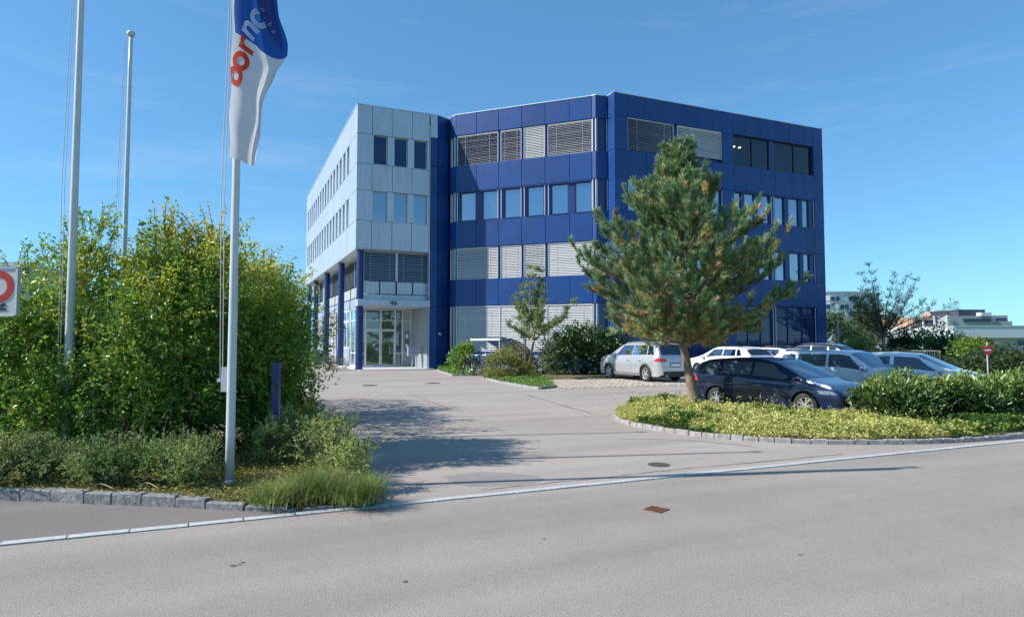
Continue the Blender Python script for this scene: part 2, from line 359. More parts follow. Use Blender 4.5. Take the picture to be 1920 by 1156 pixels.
# covers in the asphalt
def cover(name, px, py, r, m, label, square=False, rz=0.):
    c = gnd(px, py); o = empty(name, label, 'manhole cover' if not square else 'drain grate', (c.x, c.y, .002), rz)
    if square:
        mb = MB()
        for a, b in (((-r, -r), (r, -r*.8)), ((-r, r*.8), (r, r)), ((-r, -r*.8), (-r*.8, r*.8)), ((r*.8, -r*.8), (r, r*.8))): mb.box((*a, 0), (*b, .008))
        mb.build('frame', m, o)
        mb = MB()
        for k in range(7): mb.box((-r*.74, -r*.7+k*r*.21, 0), (r*.74, -r*.7+k*r*.21+r*.09, .006))
        mb.box((-r*.09, -r*.74, 0.001), (r*.09, r*.74, .007)); mb.build('grate', m, o)
        MB().box((-r*.8, -r*.8, -.01), (r*.8, r*.8, .001)).build('pit', DARK, o)
    else:
        MB().lathe([(r*.86, 0), (r*.86, .007), (r, .007), (r, 0)], 28).build('frame', m, o)
        mb = MB().lathe([(0, .005), (r*.84, .005), (r*.84, -.002)], 28)
        for k in range(8):
            for q in range(8):
                x, y = (k-3.5)*r*.19, (q-3.5)*r*.19
                if math.hypot(x, y) < r*.72: mb.box((x-.02*r/.3, y-.02*r/.3, .005), (x+.02*r/.3, y+.02*r/.3, .008))
        mb.build('lid', m, o)
cover('manhole_cover', 1235, 871, .16, IRON, 'small round iron cover in the drive beside the pale border line')
cover('drain_grate', 1230, 955, .105, RUST, 'rusty square drain grate in the road asphalt', True, R(48))
cover('manhole_cover', 812, 718, .33, RUST, 'brown round cover in the drive before the entrance, beside the small tree bed')
cover('manhole_cover', 693, 722, .3, IRON, 'dark round cover in the drive near the bush shadow')
def crack(name, pts, w):
    P = catmull([gnd(*p) for p in pts], 7); mb = MB(); vs = []
    for i, p in enumerate(P):
        d = (P[min(i+1, len(P)-1)]-P[max(i-1, 0)]).normalized(); n = Vector((-d.y, d.x)); p = p+n*random.uniform(-.02, .02); ww = w*random.uniform(.3, 1)
        vs += [(p.x+n.x*ww, p.y+n.y*ww, .004), (p.x-n.x*ww, p.y-n.y*ww, .004)]
    mb.add(vs, [(2*i, 2*i+2, 2*i+3, 2*i+1) for i in range(len(P)-1)]); mb.build(name, mat('tar', (.075, .065, .06), .8), drive)
crack('tar_seam', [(905, 918), (1000, 908), (1120, 896), (1250, 882), (1400, 868), (1580, 851)], .011)
crack('tar_seam', [(985, 738), (1045, 757), (1110, 775)], .025)
def patch(name, pts, m, label_z=.003):
    P = catmull([gnd(*p) for p in pts]+[gnd(*pts[0])], 4); mb = MB(); mb.add([(p.x, p.y, label_z) for p in P[:-1]], [tuple(range(len(P)-1))]); o = mb.build(name, m, drive)
    if o.data.polygons[0].normal.z < 0: o.data.flip_normals()
ASPH4 = asphalt('repair_asphalt', (.31, .285, .27), .7, 1.25, .2)
patch('asphalt_patch', [(830, 893), (905, 884), (1010, 893), (1000, 905), (880, 911)], ASPH4, .002)
for (a, b_, r_) in ((437, 1060, .018), (455, 1054, .012), (449, 1058, .008), (1020, 1010, .012), (1500, 1040, .01), (760, 1090, .014)):
    c = gnd(a, b_); mb = MB(); k_ = 9; mb.add([(c.x+math.cos(2*PI*i/k_)*r_*random.uniform(.6, 1.5)*1.6, c.y+math.sin(2*PI*i/k_)*r_*random.uniform(.6, 1.4), .0035) for i in range(k_)], [tuple(range(k_))]); mb.build('oil_spot', MATS['tar'], road)
crack('tar_seam', [(1160, 822), (1300, 826), (1420, 838)], .012); crack('tar_seam', [(640, 790), (700, 800), (790, 826)], .012); crack('tar_seam', [(1075, 705), (1125, 716), (1180, 731)], .02)
crack('tar_seam', [(760, 735), (820, 757), (850, 768)], .018)
# ---------------------------------------------------------------- the office building
bp = B(0, 0); bld = abs_empty('office_building', 'four storey office block in pale and navy blue panels with slatted blinds and number 46', 'building', (bp.x, bp.y, 0))
ROOF = 16.95
F1 = facade(0, 0, 1, 0); FW = facade(0, 0, 0, 1, -1); FB = facade(6.3, -.35, 1, -1); F3 = facade(13.98, -8.2, 1, 0)
def offs(poly, d):
    n = len(poly); out = []
    for i in range(n):
        p0 = Vector(poly[i-1]); p1 = Vector(poly[i]); p2 = Vector(poly[(i+1) % n])
        a = (p1-p0).normalized(); b = (p2-p1).normalized(); na = Vector((-a.y, a.x)); nb = Vector((-b.y, b.x))
        m = (na+nb); m = m/max(.35, m.length_squared)*2*d if m.length > .1 else na*d
        out.append(p1+m)
    return out
FOOT = [(0, 0), (5.35, 0), (6.3, .5), (6.3, -.1), (6.45, -.5), (13.05, -7.1), (13.2, -7.32), (13.98, -7.45), (13.98, -8.2), (31.4, -8.2), (31.4, 12), (12, 12), (12, 29.5), (0, 29.5)]
LOW = [(5.0, .4), (5.35, 0)]+FOOT[2:13]+[(1.0, 29.5), (1.0, 4.2), (5.0, 4.2)]
mb = MB(); mb.prism([tuple(B(*p)) for p in offs(FOOT, .32)], 7.75, ROOF-.1)
part(mb, 'wall', mat('inner_wall', (.02, .03, .07), .8), bld)
mb = MB(); mb.prism([tuple(B(*p)) for p in offs(LOW, .32)], 0, 7.75); part(mb, 'wall', MATS['inner_wall'], bld)
mb = MB(); mb.prism([tuple(B(*p)) for p in offs(FOOT, .06)], ROOF-.1, ROOF+.0); part(mb, 'roof', mat('roof_gravel', (.3, .3, .3), .9), bld)
# coping
mb = MB()
for i in range(len(FOOT)):
    a = B(*FOOT[i]); b = B(*FOOT[(i+1) % len(FOOT)]); d = (b-a).normalized(); n = Vector((d.y, -d.x)); L = (b-a).length
    def F(s, dd, z, a=a, d=d, n=n): return (a.x+d.x*s+n.x*dd, a.y+d.y*s+n.y*dd, z)
    mb.fbox(F, -.03, L+.03, -.25, .03, ROOF+.001*i, ROOF+.05+.001*i)
part(mb, 'coping', COPE, bld)
PT = .30
def panel(F, s0, s1, z0, z1, m, d=0, g=.012, t=PT, name='panel'):
    mb = MB(); j = random.uniform(-.003, .003); b = .006
    mb.fbox(F, s0+g, s1-g, d-t, d+j-b, z0+g, z1-g)
    vs = [F(s0+g, d+j-b, z0+g), F(s1-g, d+j-b, z0+g), F(s1-g, d+j-b, z1-g), F(s0+g, d+j-b, z1-g),
          F(s0+g+b, d+j, z0+g+b), F(s1-g-b, d+j, z0+g+b), F(s1-g-b, d+j, z1-g-b), F(s0+g+b, d+j, z1-g-b)]
    mb.f = [f for f in mb.f if f != (2, 3, 7, 6)]
    mb.add(vs, [(0, 1, 5, 4), (1, 2, 6, 5), (2, 3, 7, 6), (3, 0, 4, 7), (4, 5, 6, 7)])
    return part(mb, name, m, bld)
def band(F, joints, z0, z1, m, **k):
    for a, b in zip(joints, joints[1:]): panel(F, a, b, z0, z1, m, **k)
def window(F, s0, s1, z0, z1, glass, fm, d=-.17, fw=.05, mull=(), trans=(), sill=None):
    mb = MB(); D0, D1 = d-.08, d
    mb.fbox(F, s0, s1, D0, D1, z0, z0+fw); mb.fbox(F, s0, s1, D0, D1, z1-fw, z1)
    mb.fbox(F, s0, s0+fw, D0, D1, z0+fw, z1-fw); mb.fbox(F, s1-fw, s1, D0, D1, z0+fw, z1-fw)
    for m_ in mull: mb.fbox(F, m_-fw*.6, m_+fw*.6, D0, D1, z0+fw, z1-fw)
    for t_ in trans:
        xs = [s0+fw]+[q for m_ in mull for q in (m_-fw*.6, m_+fw*.6)]+[s1-fw]
        for i in range(0, len(xs), 2): mb.fbox(F, xs[i], xs[i+1], D0, D1, t_-fw*.6, t_+fw*.6)
    w = part(mb, 'window', fm, bld)
    if w.parent.name in ABS: ABS[w.name] = Matrix()
    xs = [s0+fw]+[q for m_ in mull for q in (m_-fw*.6, m_+fw*.6)]+[s1-fw]; zs = [z0+fw]+[q for t_ in trans for q in (t_-fw*.6, t_+fw*.6)]+[z1-fw]
    for i in range(0, len(xs), 2):
        for j in range(0, len(zs), 2):
            mb = MB(); tl = random.uniform(-.0035, .0035); tz = random.uniform(-.002, .002)
            a, b, c, e_ = xs[i]-.005, xs[i+1]+.005, zs[j]-.005, zs[j+1]+.005
            mb.add([F(a, D0+.02+tl+tz, c), F(b, D0+.02-tl+tz, c), F(b, D0+.02-tl-tz, e_), F(a, D0+.02+tl-tz, e_), F(a, D0-.01, c), F(b, D0-.01, c), F(b, D0-.01, e_), F(a, D0-.01, e_)],
                   [(0, 1, 2, 3), (7, 6, 5, 4), (0, 4, 5, 1), (2, 6, 7, 3), (1, 5, 6, 2), (3, 7, 4, 0)])
            o = mb.build('pane', glass, None); o.parent = w
    if sill:
        mb = MB(); mb.fbox(F, s0-.02, s1+.02, d, .03, z0-.03, z0+.012); o = mb.build('sill', sill, None); o.parent = w
    return w
def blind(F, s0, s1, z0, z1, m, tilt=35, d=-.10, pitch=.104, rails=True):
    mb = MB(); n = int((z1-z0)/pitch); ct, st = math.cos(R(tilt)), math.sin(R(tilt)); hw = .056
    for k in range(n):
        z = z0+.03+k*pitch; sag = random.uniform(-.002, .002); a = R(random.uniform(-4, 4)); c2, s2 = math.cos(R(tilt)+a), math.sin(R(tilt)+a)
        q = [(-hw*c2, hw*s2), (0, .006), (hw*c2, -hw*s2)]
        vs = [F(s, d+dd, z+zz+sag) for s in (s0+.02, s1-.02) for dd, zz in q]
        mb.add(vs, [(0, 3, 4, 1), (1, 4, 5, 2)])
    mb.fbox(F, s0+.02, s1-.02, d-.04, d+.045, z1-.07, z1-.002)
    bo = part(mb, 'blind', m, bld)
    if rails:
        for s in (s0, s1):
            mb = MB(); mb.fbox(F, s-.018, s+.018, d-.03, d+.05, z0, z1); r_ = mb.build('guide_rail', RAIL, None); r_.parent = bo
    mb = MB(); mb.fbox(F, s0, s1, d-.10, d-.06, z0, z1); o = mb.build('pane', GLASSD, None); o.parent = bo
    mb = MB()
    for s in ((s0*.8+s1*.2), (s0*.2+s1*.8)): mb.fbox(F, s-.006, s+.006, d+.044, d+.046, z0, z1-.08)
    o = mb.build('ladder_cord', RAIL, None); o.parent = bo
def rail(F, s, z0, z1, d=-.05, r=.02):
    mb = MB(); mb.fbox(F, s-r, s+r, d-.05, d, z0, z1); return part(mb, 'guide_rail', RAIL, bld)
# pale block, front
J1 = [0, .98, 2.3, 3.6, 4.78]
band(F1, J1, 15.1, ROOF, PALE); band(F1, J1, 11.45, 13.15, PALE); band(F1, J1, 7.7, 9.5, PALE)
for z0, z1, g in ((13.15, 15.1, GLASSD), (9.5, 11.45, GLASS)):
    for a, b in ((0, 1.06), (1.96, 2.42), (3.3, 3.74), (4.62, 4.78)): panel(F1, a, b, z0, z1, PALE)
    for a, b in ((1.06, 1.96), (2.42, 3.3), (3.74, 4.62)):
        window(F1, a, b, z0+.02, z1, g, PALE, fw=.045, sill=PALE)
# pale block, west side
n = 18; JW = [.0, .9]+[1.55+1.63*k for k in range(1, 17)]+[29.5]
JW = [0, 1.0]+[2.65+1.63*k for k in range(17)]; JW[-1] = 29.5
for z0, z1 in ((15.1, ROOF), (11.45, 13.15), (7.7, 9.5)): band(FW, JW, z0, z1, PALE)
for z0, z1, g in ((13.15, 15.1, GLASSD), (9.5, 11.45, GLASSD)):
    prev = 0.3
    cs = [3.35+1.63*k for k in range(16)]
    panel(FW, PT+.01, cs[0]-.45, z0, z1, PALE)
    for i, c in enumerate(cs):
        window(FW, c-.45, c+.45, z0+.02, z1, g, PALE, d=-.24, fw=.045, sill=PALE)
        panel(FW, c+.45, (cs[i+1]-.45) if i < 15 else 29.5, z0, z1, PALE)
# soffit under the pale block
sof = [(0, 0), (5.0, 0), (5.0, .38), (1.0, .38), (1.0, 29.5), (0, 29.5)]
mb = MB(); mb.prism([tuple(B(*p)) for p in sof], 7.64, 7.698); part(mb, 'soffit', PALE2, bld)
# trim and navy strip
mb = MB(); mb.fbox(F1, 4.785, 4.83, -.3, .03, 0, 16.2); part(mb, 'trim', PALE, bld)
ZB = [0, 4.1, 7.9, 9.75, 13.5, 15.35]
for z0, z1 in ((0.05, 4.1), (4.1, 7.9), (7.9, 9.75), (9.75, 11.7), (11.7, 13.5), (13.5, 15.4)): panel(F1, 4.84, 5.34, z0, z1, NAVY)
panel(F1, 4.84, 5.34, 15.4, ROOF, PALE)
FN = facade(5.35, 0, .95, .5)
for z0, z1 in ((0.05, 4.1), (4.1, 7.9), (7.9, 9.75), (9.75, 11.7), (11.7, 13.5), (13.5, 15.4), (15.4, ROOF)): panel(FN, 0.01, 1.06, z0, z1, NAVY, t=.15)
FN2 = facade(6.3, .45, 0, -1, 1); FN2 = facade(6.3, .5, 0, -1, -1)
FC = facade(6.3, -.1, .15, -.4, -1)
def fac2(p, q):
    a = B(*p); b = B(*q); d = (b-a).normalized(); n = Vector((d.y, -d.x)); L = (b-a).length
    return (lambda s, dd, z: (a.x+d.x*s+n.x*dd, a.y+d.y*s+n.y*dd, z)), L
BANDS = ((15.55, ROOF), (11.75, 13.5), (7.97, 9.77), (4.12, 5.9), (0.03, 1.2)); ROWS = ((13.5, 15.55), (9.77, 11.75), (5.9, 7.97), (1.2, 4.12))
for pq in (((6.3, .5), (6.3, -.1)), ((6.3, -.1), (6.45, -.5))):
    F, L = fac2(*pq)
    for z0, z1 in BANDS: panel(F, 0, L, z0, z1, NAVY, t=.12)
    for z0, z1 in ROWS:
        mb = MB(); mb.fbox(F, .03, L-.03, -.14, -.10, z0, z1); part(mb, 'pane', GLASSD, bld)
        rail(F, L*.5, z0, z1, d=-.03)
for pq in (((13.05, -7.1), (13.2, -7.32)), ((13.2, -7.32), (13.98, -7.45))):
    F, L = fac2(*pq)
    for z0, z1 in BANDS: panel(F, 0, L, z0, z1, NAVY, t=.12)
    for z0, z1 in ROWS:
        mb = MB(); mb.fbox(F, .03, L-.03, -.14, -.10, z0, z1); part(mb, 'pane', GLASSD, bld)
        rail(F, .03 if L < .5 else .08, z0, z1, d=-.03); rail(F, L-.04, z0, z1, d=-.03)
F, L = fac2((13.98, -7.45), (13.98, -8.2))
for z0, z1 in ((15.5, ROOF), (13.5, 15.5), (11.7, 13.5), (9.75, 11.7), (7.9, 9.75), (4.1, 7.9), (0.03, 4.1)): panel(F, .0, L, z0, z1, NAVY, t=.12)
# bay facade
JB = [.22, 1.72, 3.3, 4.9, 6.5, 8.1, 9.54]
for z0, z1 in BANDS: band(FB, JB, z0, z1, NAVY)
UN = [(.32, 3.24), (3.46, 4.86), (5.06, 6.46), (6.68, 9.52)]
def piers(F, cuts, z0, z1, m=NAVYD, d=-.14):
    for a, b in cuts: panel(F, a, b, z0, z1, m, d=d, g=.003, t=.14, name='pier')
for z0, z1, t in ((13.5, 15.53, 12), (5.9, 7.95, 38)):
    for i, (a, b) in enumerate(UN): blind(FB, a, b, z0, z1, BLIND, tilt=(t+8, t+10, 50 if z0 > 12 else t, t+14)[i])
    piers(FB, [(.2, .32), (3.24, 3.46), (4.86, 5.06), (6.46, 6.68), (9.52, 9.54)], z0, z1)
for i, (a, b) in enumerate([(.3, 3.39), (3.43, 4.98), (5.02, 6.58), (6.62, 9.52)]): blind(FB, a, b, 1.2, 4.1, BLIND, tilt=48, d=-.06)
z0, z1 = 9.77, 11.75
for a, b, g in ((.5, 1.64, 0), (2.1, 3.2, 0), (3.65, 4.8, 0), (5.25, 6.38, 0), (6.84, 7.98, 0), (8.4, 9.5, 0)): window(FB, a, b, z0, z1-.08, GLASS, NAVYD, sill=NAVYD)
piers(FB, [(.2, .5), (1.64, 2.1), (3.2, 3.65), (4.8, 5.25), (6.38, 6.84), (7.98, 8.4), (9.5, 9.54)], z0, z1)
mb = MB(); mb.fbox(FB, .22, 9.54, -.16, -.02, z1-.08, z1); part(mb, 'blind_box', NAVYD, bld)
for s in (.32, 3.24, 3.47, 4.85, 5.07, 6.45, 6.7, 9.52): rail(FB, s, z0, z1-.08)
# right wing
J3 = [0, .97, 2.3, 3.65, 5, 6.35, 7.5, 8.3, 9.25, 10.3, 11.6, 12.92, 14.3, 15.63, 16.52, 17.42]
for z0, z1 in ((15.58, ROOF), (11.78, 13.5), (7.97, 9.77), (4.18, 5.95), (0.03, .6)): band(F3, J3, z0, z1, NAVY, g=.007)
for z0, z1 in ((13.5, 15.58), (9.77, 11.78), (5.95, 7.97), (.6, 4.18)):
    for a, b in ((0, .97), (8.31, 9.25), (16.52, 17.42)): panel(F3, a, b, z0, z1, NAVY, g=.007)
blind(F3, .99, 4.42, 13.5, 15.56, BLINDG, tilt=10); blind(F3, 4.74, 8.29, 13.75, 15.56, BLIND, tilt=55); piers(F3, [(4.44, 4.72)], 13.5, 15.56)
window(F3, 4.76, 8.29, 13.5, 13.74, GLASSD, NAVYD, fw=.03)
for a, b, mu in ((9.27, 12.5, (11.0,)), (12.98, 16.5, (14.8,))): window(F3, a, b, 13.5, 15.56, GLASSC, BLACKP, mull=mu)
piers(F3, [(12.52, 12.96)], 13.5, 15.56)
for z0, z1, gl in ((9.77, 11.7, GLASS), (5.95, 7.9, GLASS)):
    ws = [(1.05, 1.95), (2.35, 3.25), (3.62, 4.42), (4.78, 5.7), (6.1, 7.0), (7.35, 8.22), (9.32, 9.95), (10.22, 11.08), (11.43, 12.4), (12.9, 13.76), (14.17, 15.11), (15.47, 16.05)]
    for a, b in ws: window(F3, a, b, z0, z1, gl, NAVYD, fw=.035, sill=NAVYD)
    xs = [.97]+[q for ab in ws for q in ab]+[16.52]
    cuts = [(xs[i], xs[i+1]) for i in range(0, len(xs), 2)]; cuts = [c for c in cuts if not (c[0] < 8.3 < c[1])]+[(8.22, 8.3), (9.26, 9.32)]
    piers(F3, cuts, z0, z1, NAVYD, d=-.12)
    for s in (1.0, 4.55, 8.28, 9.28, 12.55, 12.75, 16.48): rail(F3, s, z0, z1)
    mb = MB(); mb.fbox(F3, .98, 8.3, -.16, -.03, z1, z1+.07); mb.fbox(F3, 9.26, 16.5, -.16, -.03, z1, z1+.07); part(mb, 'blind_box', NAVYD, bld)
for a, b, mu in ((1.0, 4.4, (2.1, 3.3)), (4.7, 8.28, (5.9, 7.1)), (9.28, 12.5, (10.4, 11.5)), (12.75, 16.4, (13.95, 15.28))):
    window(F3, a, b, .6, 4.16, GLASSD, NAVYD, mull=mu, trans=(3.45,), fw=.05)
    rail(F3, a-.02, .6, 4.16); rail(F3, b+.02, .6, 4.16)
# two lamps seen lit inside the top floor
for s in (9.55, 10.05):
    mb = MB(); c = F3(s, -.285, 14.82); mb.lathe([(.0, .05), (.07, .04), (.09, 0), (.06, -.04), (0, -.05)], 12, Matrix.Translation(c))
    part(mb, 'ceiling_lamp', mat('lamp_glow', (1, .8, .5), .5, emit=((1, .72, .35), 2.2)), bld)
# pale second floor over the entrance
F1b = facade(0, .4, 1, 0)
blind(F1b, .6, 2.68, 5.7, 7.62, BLINDG, tilt=25, d=-.04); blind(F1b, 2.78, 4.82, 5.7, 7.62, BLINDG, tilt=25, d=-.04)
for a, b in ((.45, .58), (2.70, 2.76), (4.84, 5.0)): panel(F1b, a, b, 5.7, 7.62, PALE, g=.002)
for a, b in ((.45, 1.6), (1.66, 2.68), (2.76, 3.78), (3.84, 4.86)): panel(F1b, a, b, 4.86, 5.68, PALE, d=-.02)
panel(F1b, .45, 5.0, 4.5, 4.84, PALE)
mb = MB(); mb.fbox(F1, .12, 4.78, -.75, .34, 4.05, 4.46); part(mb, 'canopy', PALE, bld)
def text_mesh(txt, size, depth=.01, spacing=1.0, bold=.0):
    c = bpy.data.curves.new('t', 'FONT'); c.body = txt; c.size = size; c.extrude = depth; c.align_x = 'CENTER'; c.align_y = 'CENTER'; c.space_character = spacing; c.offset = bold
    o = bpy.data.objects.new('t', c); COL.objects.link(o); dg = bpy.context.evaluated_depsgraph_get(); me = bpy.data.meshes.new_from_object(o.evaluated_get(dg))
    bpy.data.objects.remove(o); bpy.data.curves.remove(c); return me
tm = text_mesh('46', .47, .012); tm.materials.append(mat('dark_letter', (.008, .012, .07), .5))
o = link('house_number', tm); o.parent = bld; o.scale = (1.08, 1, 1); p = F1(2.38, .375, 4.255); o.location = Vector(p)-bld.location; o.rotation_euler = (PI/2, 0, AZ)
# entrance recess
mb = MB(); mb.prism([tuple(B(*p)) for p in ((.8, .35), (4.72, .35), (4.72, 4.2), (.8, 4.2))], 4.06, 4.12); part(mb, 'recess_ceiling', PALE2, bld)
FR = facade(4.72, 0, 0, 1, -1)
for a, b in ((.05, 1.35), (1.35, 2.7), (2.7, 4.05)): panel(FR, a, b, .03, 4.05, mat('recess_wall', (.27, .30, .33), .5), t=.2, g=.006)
FE = facade(0, 4.05, 1, 0)
FX = [.85, 1.42, 2.5, 3.52, 4.05, 4.7]
for i in range(5):
    a, b = FX[i], FX[i+1]
    if i in (1, 2):
        window(FE, a, b, 2.62, 4.04, GLASSE, WHITEM, d=.02, fw=.05, trans=(3.28,))
        mb = MB(); z0 = .05; z1 = 2.6; q = .08
        mb.fbox(FE, a+.01, a+.01+q, -.04, .03, z0, z1); mb.fbox(FE, b-.01-q, b-.01, -.04, .03, z0, z1); mb.fbox(FE, a+.01+q, b-.01-q, -.04, .03, z0, z0+.13); mb.fbox(FE, a+.01+q, b-.01-q, -.04, .03, z1-q, z1)
        d_ = part(mb, 'door', WHITEM, bld); ABS[d_.name] = Matrix()
        mb = MB(); mb.fbox(FE, a+.09, b-.09, -.01, .0, z0+.13, z1-q); o = mb.build('pane', GLASSE); o.parent = d_
        hx = b-.06 if i == 1 else a+.06
        mb = MB(); mb.tube([FE(hx, .08, .8), FE(hx, .08, 1.6)], .015, 6); mb.tube([FE(hx, .02, .9), FE(hx, .08, .9)], .01, 5); mb.tube([FE(hx, .02, 1.5), FE(hx, .08, 1.5)], .01, 5); o = mb.build('handle', RAIL); o.parent = d_
    else:
        window(FE, a, b, .05, 4.04, GLASSE if i != 4 else PALE2, WHITEM, d=.02, fw=.05, trans=(.98, 3.28))
mb = MB(); mb.fbox(FE, 4.22, 4.52, .03, .05, 1.2, 2.5); nb = part(mb, 'notice_board', mat('board_grey', (.12, .16, .17), .5), bld)
mb = MB(); [mb.fbox(FE, 4.27, 4.47, .051, .056, z, z+.28) for z in (1.35, 2.05)]; o = mb.build('notice', PLATE); o.parent = nb
mb = MB(); mb.prism([tuple(B(*p)) for p in ((.2, -.7), (5.1, -.7), (5.1, .3), (4.72, .3), (4.72, 4.05), (1.0, 4.05), (1.0, 8), (.2, 8))], -.02, .035); part(mb, 'entrance_slab', CONC, bld)
# west side under the pale block: recessed glazed wall, columns, blinds
FV = facade(.98, 4.05, 0, 1, -1)
def vw(s): return s-4.05
for a, b in ((.45, 11.2), (13.4, 21.3), (23.2, 29.3)):
    a2 = max(a, .7)
    for q0, q1 in ((a2, (a2+b)/2-.05), ((a2+b)/2+.05, b)):
        blind(FV, vw(q0), vw(q1), 5.75, 7.62, BLINDG, tilt=20, d=-.03)
        k = 6
        for i in range(k): panel(FV, vw(q0)+(q1-q0)*i/k, vw(q0)+(q1-q0)*(i+1)/k, 4.9, 5.7, PALE2, d=-.04, t=.08, g=.04)
    mb = MB(); mb.fbox(FV, vw(a2), vw(b), -.1, -.08, 4.86, 5.7); part(mb, 'wall', DARK, bld)
for a, b in ((.40, 11.3), (11.3, 21.4), (21.4, 29.5)): panel(FV, vw(a), vw(b), 4.2, 4.86, PALE, t=.4)
for a, b in ((11.25, 13.35), (21.35, 23.15)): panel(FV, vw(a), vw(b), 4.88, 7.62, PALE, t=.1)
window(FV, .03, 3.3, .05, 4.16, GLASSE, WHITEM, d=.02, mull=(1.6,), trans=(.98, 3.3))
window(FV, 3.32, 6.6, 1.25, 4.16, GLASSD, WHITEM, d=.02, mull=(4.9,), trans=(3.3,), fw=.12); panel(FV, 3.32, 6.6, .04, 1.24, PALE, t=.1)
for a, b in ((6.65, 9.6), (10.2, 13.5), (13.7, 17.2), (18.5, 22), (22.2, 25.3)): blind(FV, a, b, 1.2, 4.14, BLIND, tilt=40, d=0.0); panel(FV, a, b, .04, 1.18, PALE2, t=.1)
for w_ in (.35, 7.9, 15.7, 23.5, 29.2):
    c = B(.36, w_); mb = MB(); mb.tube([(c.x, c.y, 0), (c.x, c.y, 7.65)], .225, 20, cap=False); part(mb, 'column', mat('navy_column', (.006, .028, .14), .4), bld, smooth=True)
mb = MB(); c = FN(.15, .12, 2.3); mb.tube([FN(.15, 0, 2.3), FN(.15, .14, 2.3)], .03, 8); mb.tube([FN(.05, .14, 2.34), FN(.22, .16, 2.26)], .05, 8); part(mb, 'security_lamp', WHITEM, bld)
# railing and letterbox
g = B(.1, 13); rl = abs_empty('railing', 'dark bar railing beside the navy columns on the west side', 'railing', (g.x, g.y, 0))
FRL = facade(-.15, 11, 0, 1, -1); mb = MB(); mb.fbox(FRL, 0, 9, -.02, .02, 1.05, 1.1); mb.fbox(FRL, 0, 9, -.015, .015, .12, .15); part(mb, 'rail', NAVYD, rl)
for k in range(46):
    mb = MB(); r_ = .022 if k % 15 == 0 else .009; mb.fbox(FRL, k*.2-r_, k*.2+r_, -r_, r_, 0 if k % 15 == 0 else .15, 1.05); part(mb, 'bar', NAVYD, rl)
c = B(4.05, 1.3); lb = empty('letterbox_stand', 'grey metal letterboxes on a post in the entrance recess', 'letterbox', (c.x, c.y, .035), AZ)
MB().box((-.03, -.03, 0), (.03, .03, 1.0)).build('post', RAIL, lb); MB().box((.28, -.03, 0), (.34, .03, .8)).build('post', RAIL, lb)
for k in range(2):
    for j in range(2):
        x = -.3+k*.36; z = .8+j*.32; bx = MB().box((x, -.12, z), (x+.34, .2, z+.3)).build('box', mat('grey_metal', (.36, .4, .46), .4, metal=.2), lb); MB().box((x+.05, -.126, z+.22), (x+.29, -.12, z+.25)).build('slot', DARK, bx)
# ---------------------------------------------------------------- foliage
def unit(n): v = RNG.normal(size=(n, 3)); return v/np.linalg.norm(v, axis=1)[:, None]
def leaves(P, size, aspect=.55, up=.5, hue=None, dirs=None, fold=.18, droop=0.):
    """one folded leaf (two quads meeting at the midrib) per point; returns V, F, hue"""
    n = len(P); d = unit(n) if dirs is None else dirs+unit(n)*.55
    d[:, 2] -= droop; d /= np.linalg.norm(d, axis=1)[:, None]
    nn = unit(n); nn[:, 2] = np.abs(nn[:, 2])+up; r = np.cross(d, nn); r /= np.linalg.norm(r, axis=1)[:, None]+1e-9; nn = np.cross(r, d)
    L = (size*RNG.uniform(.65, 1.25, n))[:, None]; W = L*aspect*.5; f = L*fold
    V = np.stack([P, P+d*L*.45+r*W+nn*f, P+d*L, P+d*L*.45-r*W+nn*f], 1).reshape(-1, 3)
    b = np.arange(n)[:, None]*4; F = np.concatenate([b+np.array([[0, 1, 2]]), b+np.array([[0, 2, 3]])], 1).reshape(-1, 3)
    h = RNG.uniform(0, 1, n) if hue is None else hue
    return V, F, np.repeat(h, 4)
def merge(parts):
    V = []; F = []; H = []; k = 0
    for v, f, h in parts: V.append(v); F.append(f+k); H.append(h); k += len(v)
    return np.concatenate(V), np.concatenate(F), np.concatenate(H)
def lump(D, seed, amp=.25):
    r = np.random.default_rng(seed); s = np.zeros(len(D))
    for k in range(9):
        w = r.normal(size=3)*(2+k*.9); s += np.sin(D@w+r.uniform(0, 6.3))*amp/(1+k*.35)
    return s
def blob_points(blobs, n, seed=0, shell=.3, amp=.14):
    vol = np.array([(b[3]*b[4]*b[5])**(2/3) for b in blobs]); cnt = (n*vol/vol.sum()).astype(int); P = []; D = []
    for i, b in enumerate(blobs):
        d = unit(cnt[i]); q = 1-np.abs(RNG.normal(size=cnt[i]))*shell; q = np.clip(q, .15, 1.1)+lump(d, seed+i, amp)
        P.append(np.array(b[:3])+d*np.array(b[3:6])*q[:, None]); D.append(d)
    return np.concatenate(P), np.concatenate(D)
def shoots(blobs, n, length, seed, per=14, up=1.0):
    """long thin shoots with leaves standing out of the crown; returns leaf points, leaf dirs and twig polylines"""
    r = np.random.default_rng(seed); P = []; D = []; T = []
    for k in range(n):
        b = blobs[r.integers(len(blobs))]; d = r.normal(size=3); d[2] = abs(d[2])+up*.7; d /= np.linalg.norm(d)
        p = np.array(b[:3])+d*np.array(b[3:6])*.85; g = d+np.array([0, 0, up]); g /= np.linalg.norm(g); L = length*r.uniform(.4, 1.2); line = [p.copy()]
        for j in range(per):
            g = g+r.normal(size=3)*.09; g /= np.linalg.norm(g); p = p+g*L/per; line.append(p.copy())
            for q in range(2): P.append(p+r.normal(size=3)*.012); D.append(g*.5+r.normal(size=3)*.8)
        T.append(line)
    return np.array(P), np.array(D), T
def foliage_obj(name, V, F, H, m, root):
    me = npmesh(name, V, F, m, H); o = bpy.data.objects.new(name, me); COL.objects.link(o); o.parent = root
    if root.name in ABS: o.matrix_parent_inverse = ABS[root.name]
    return o
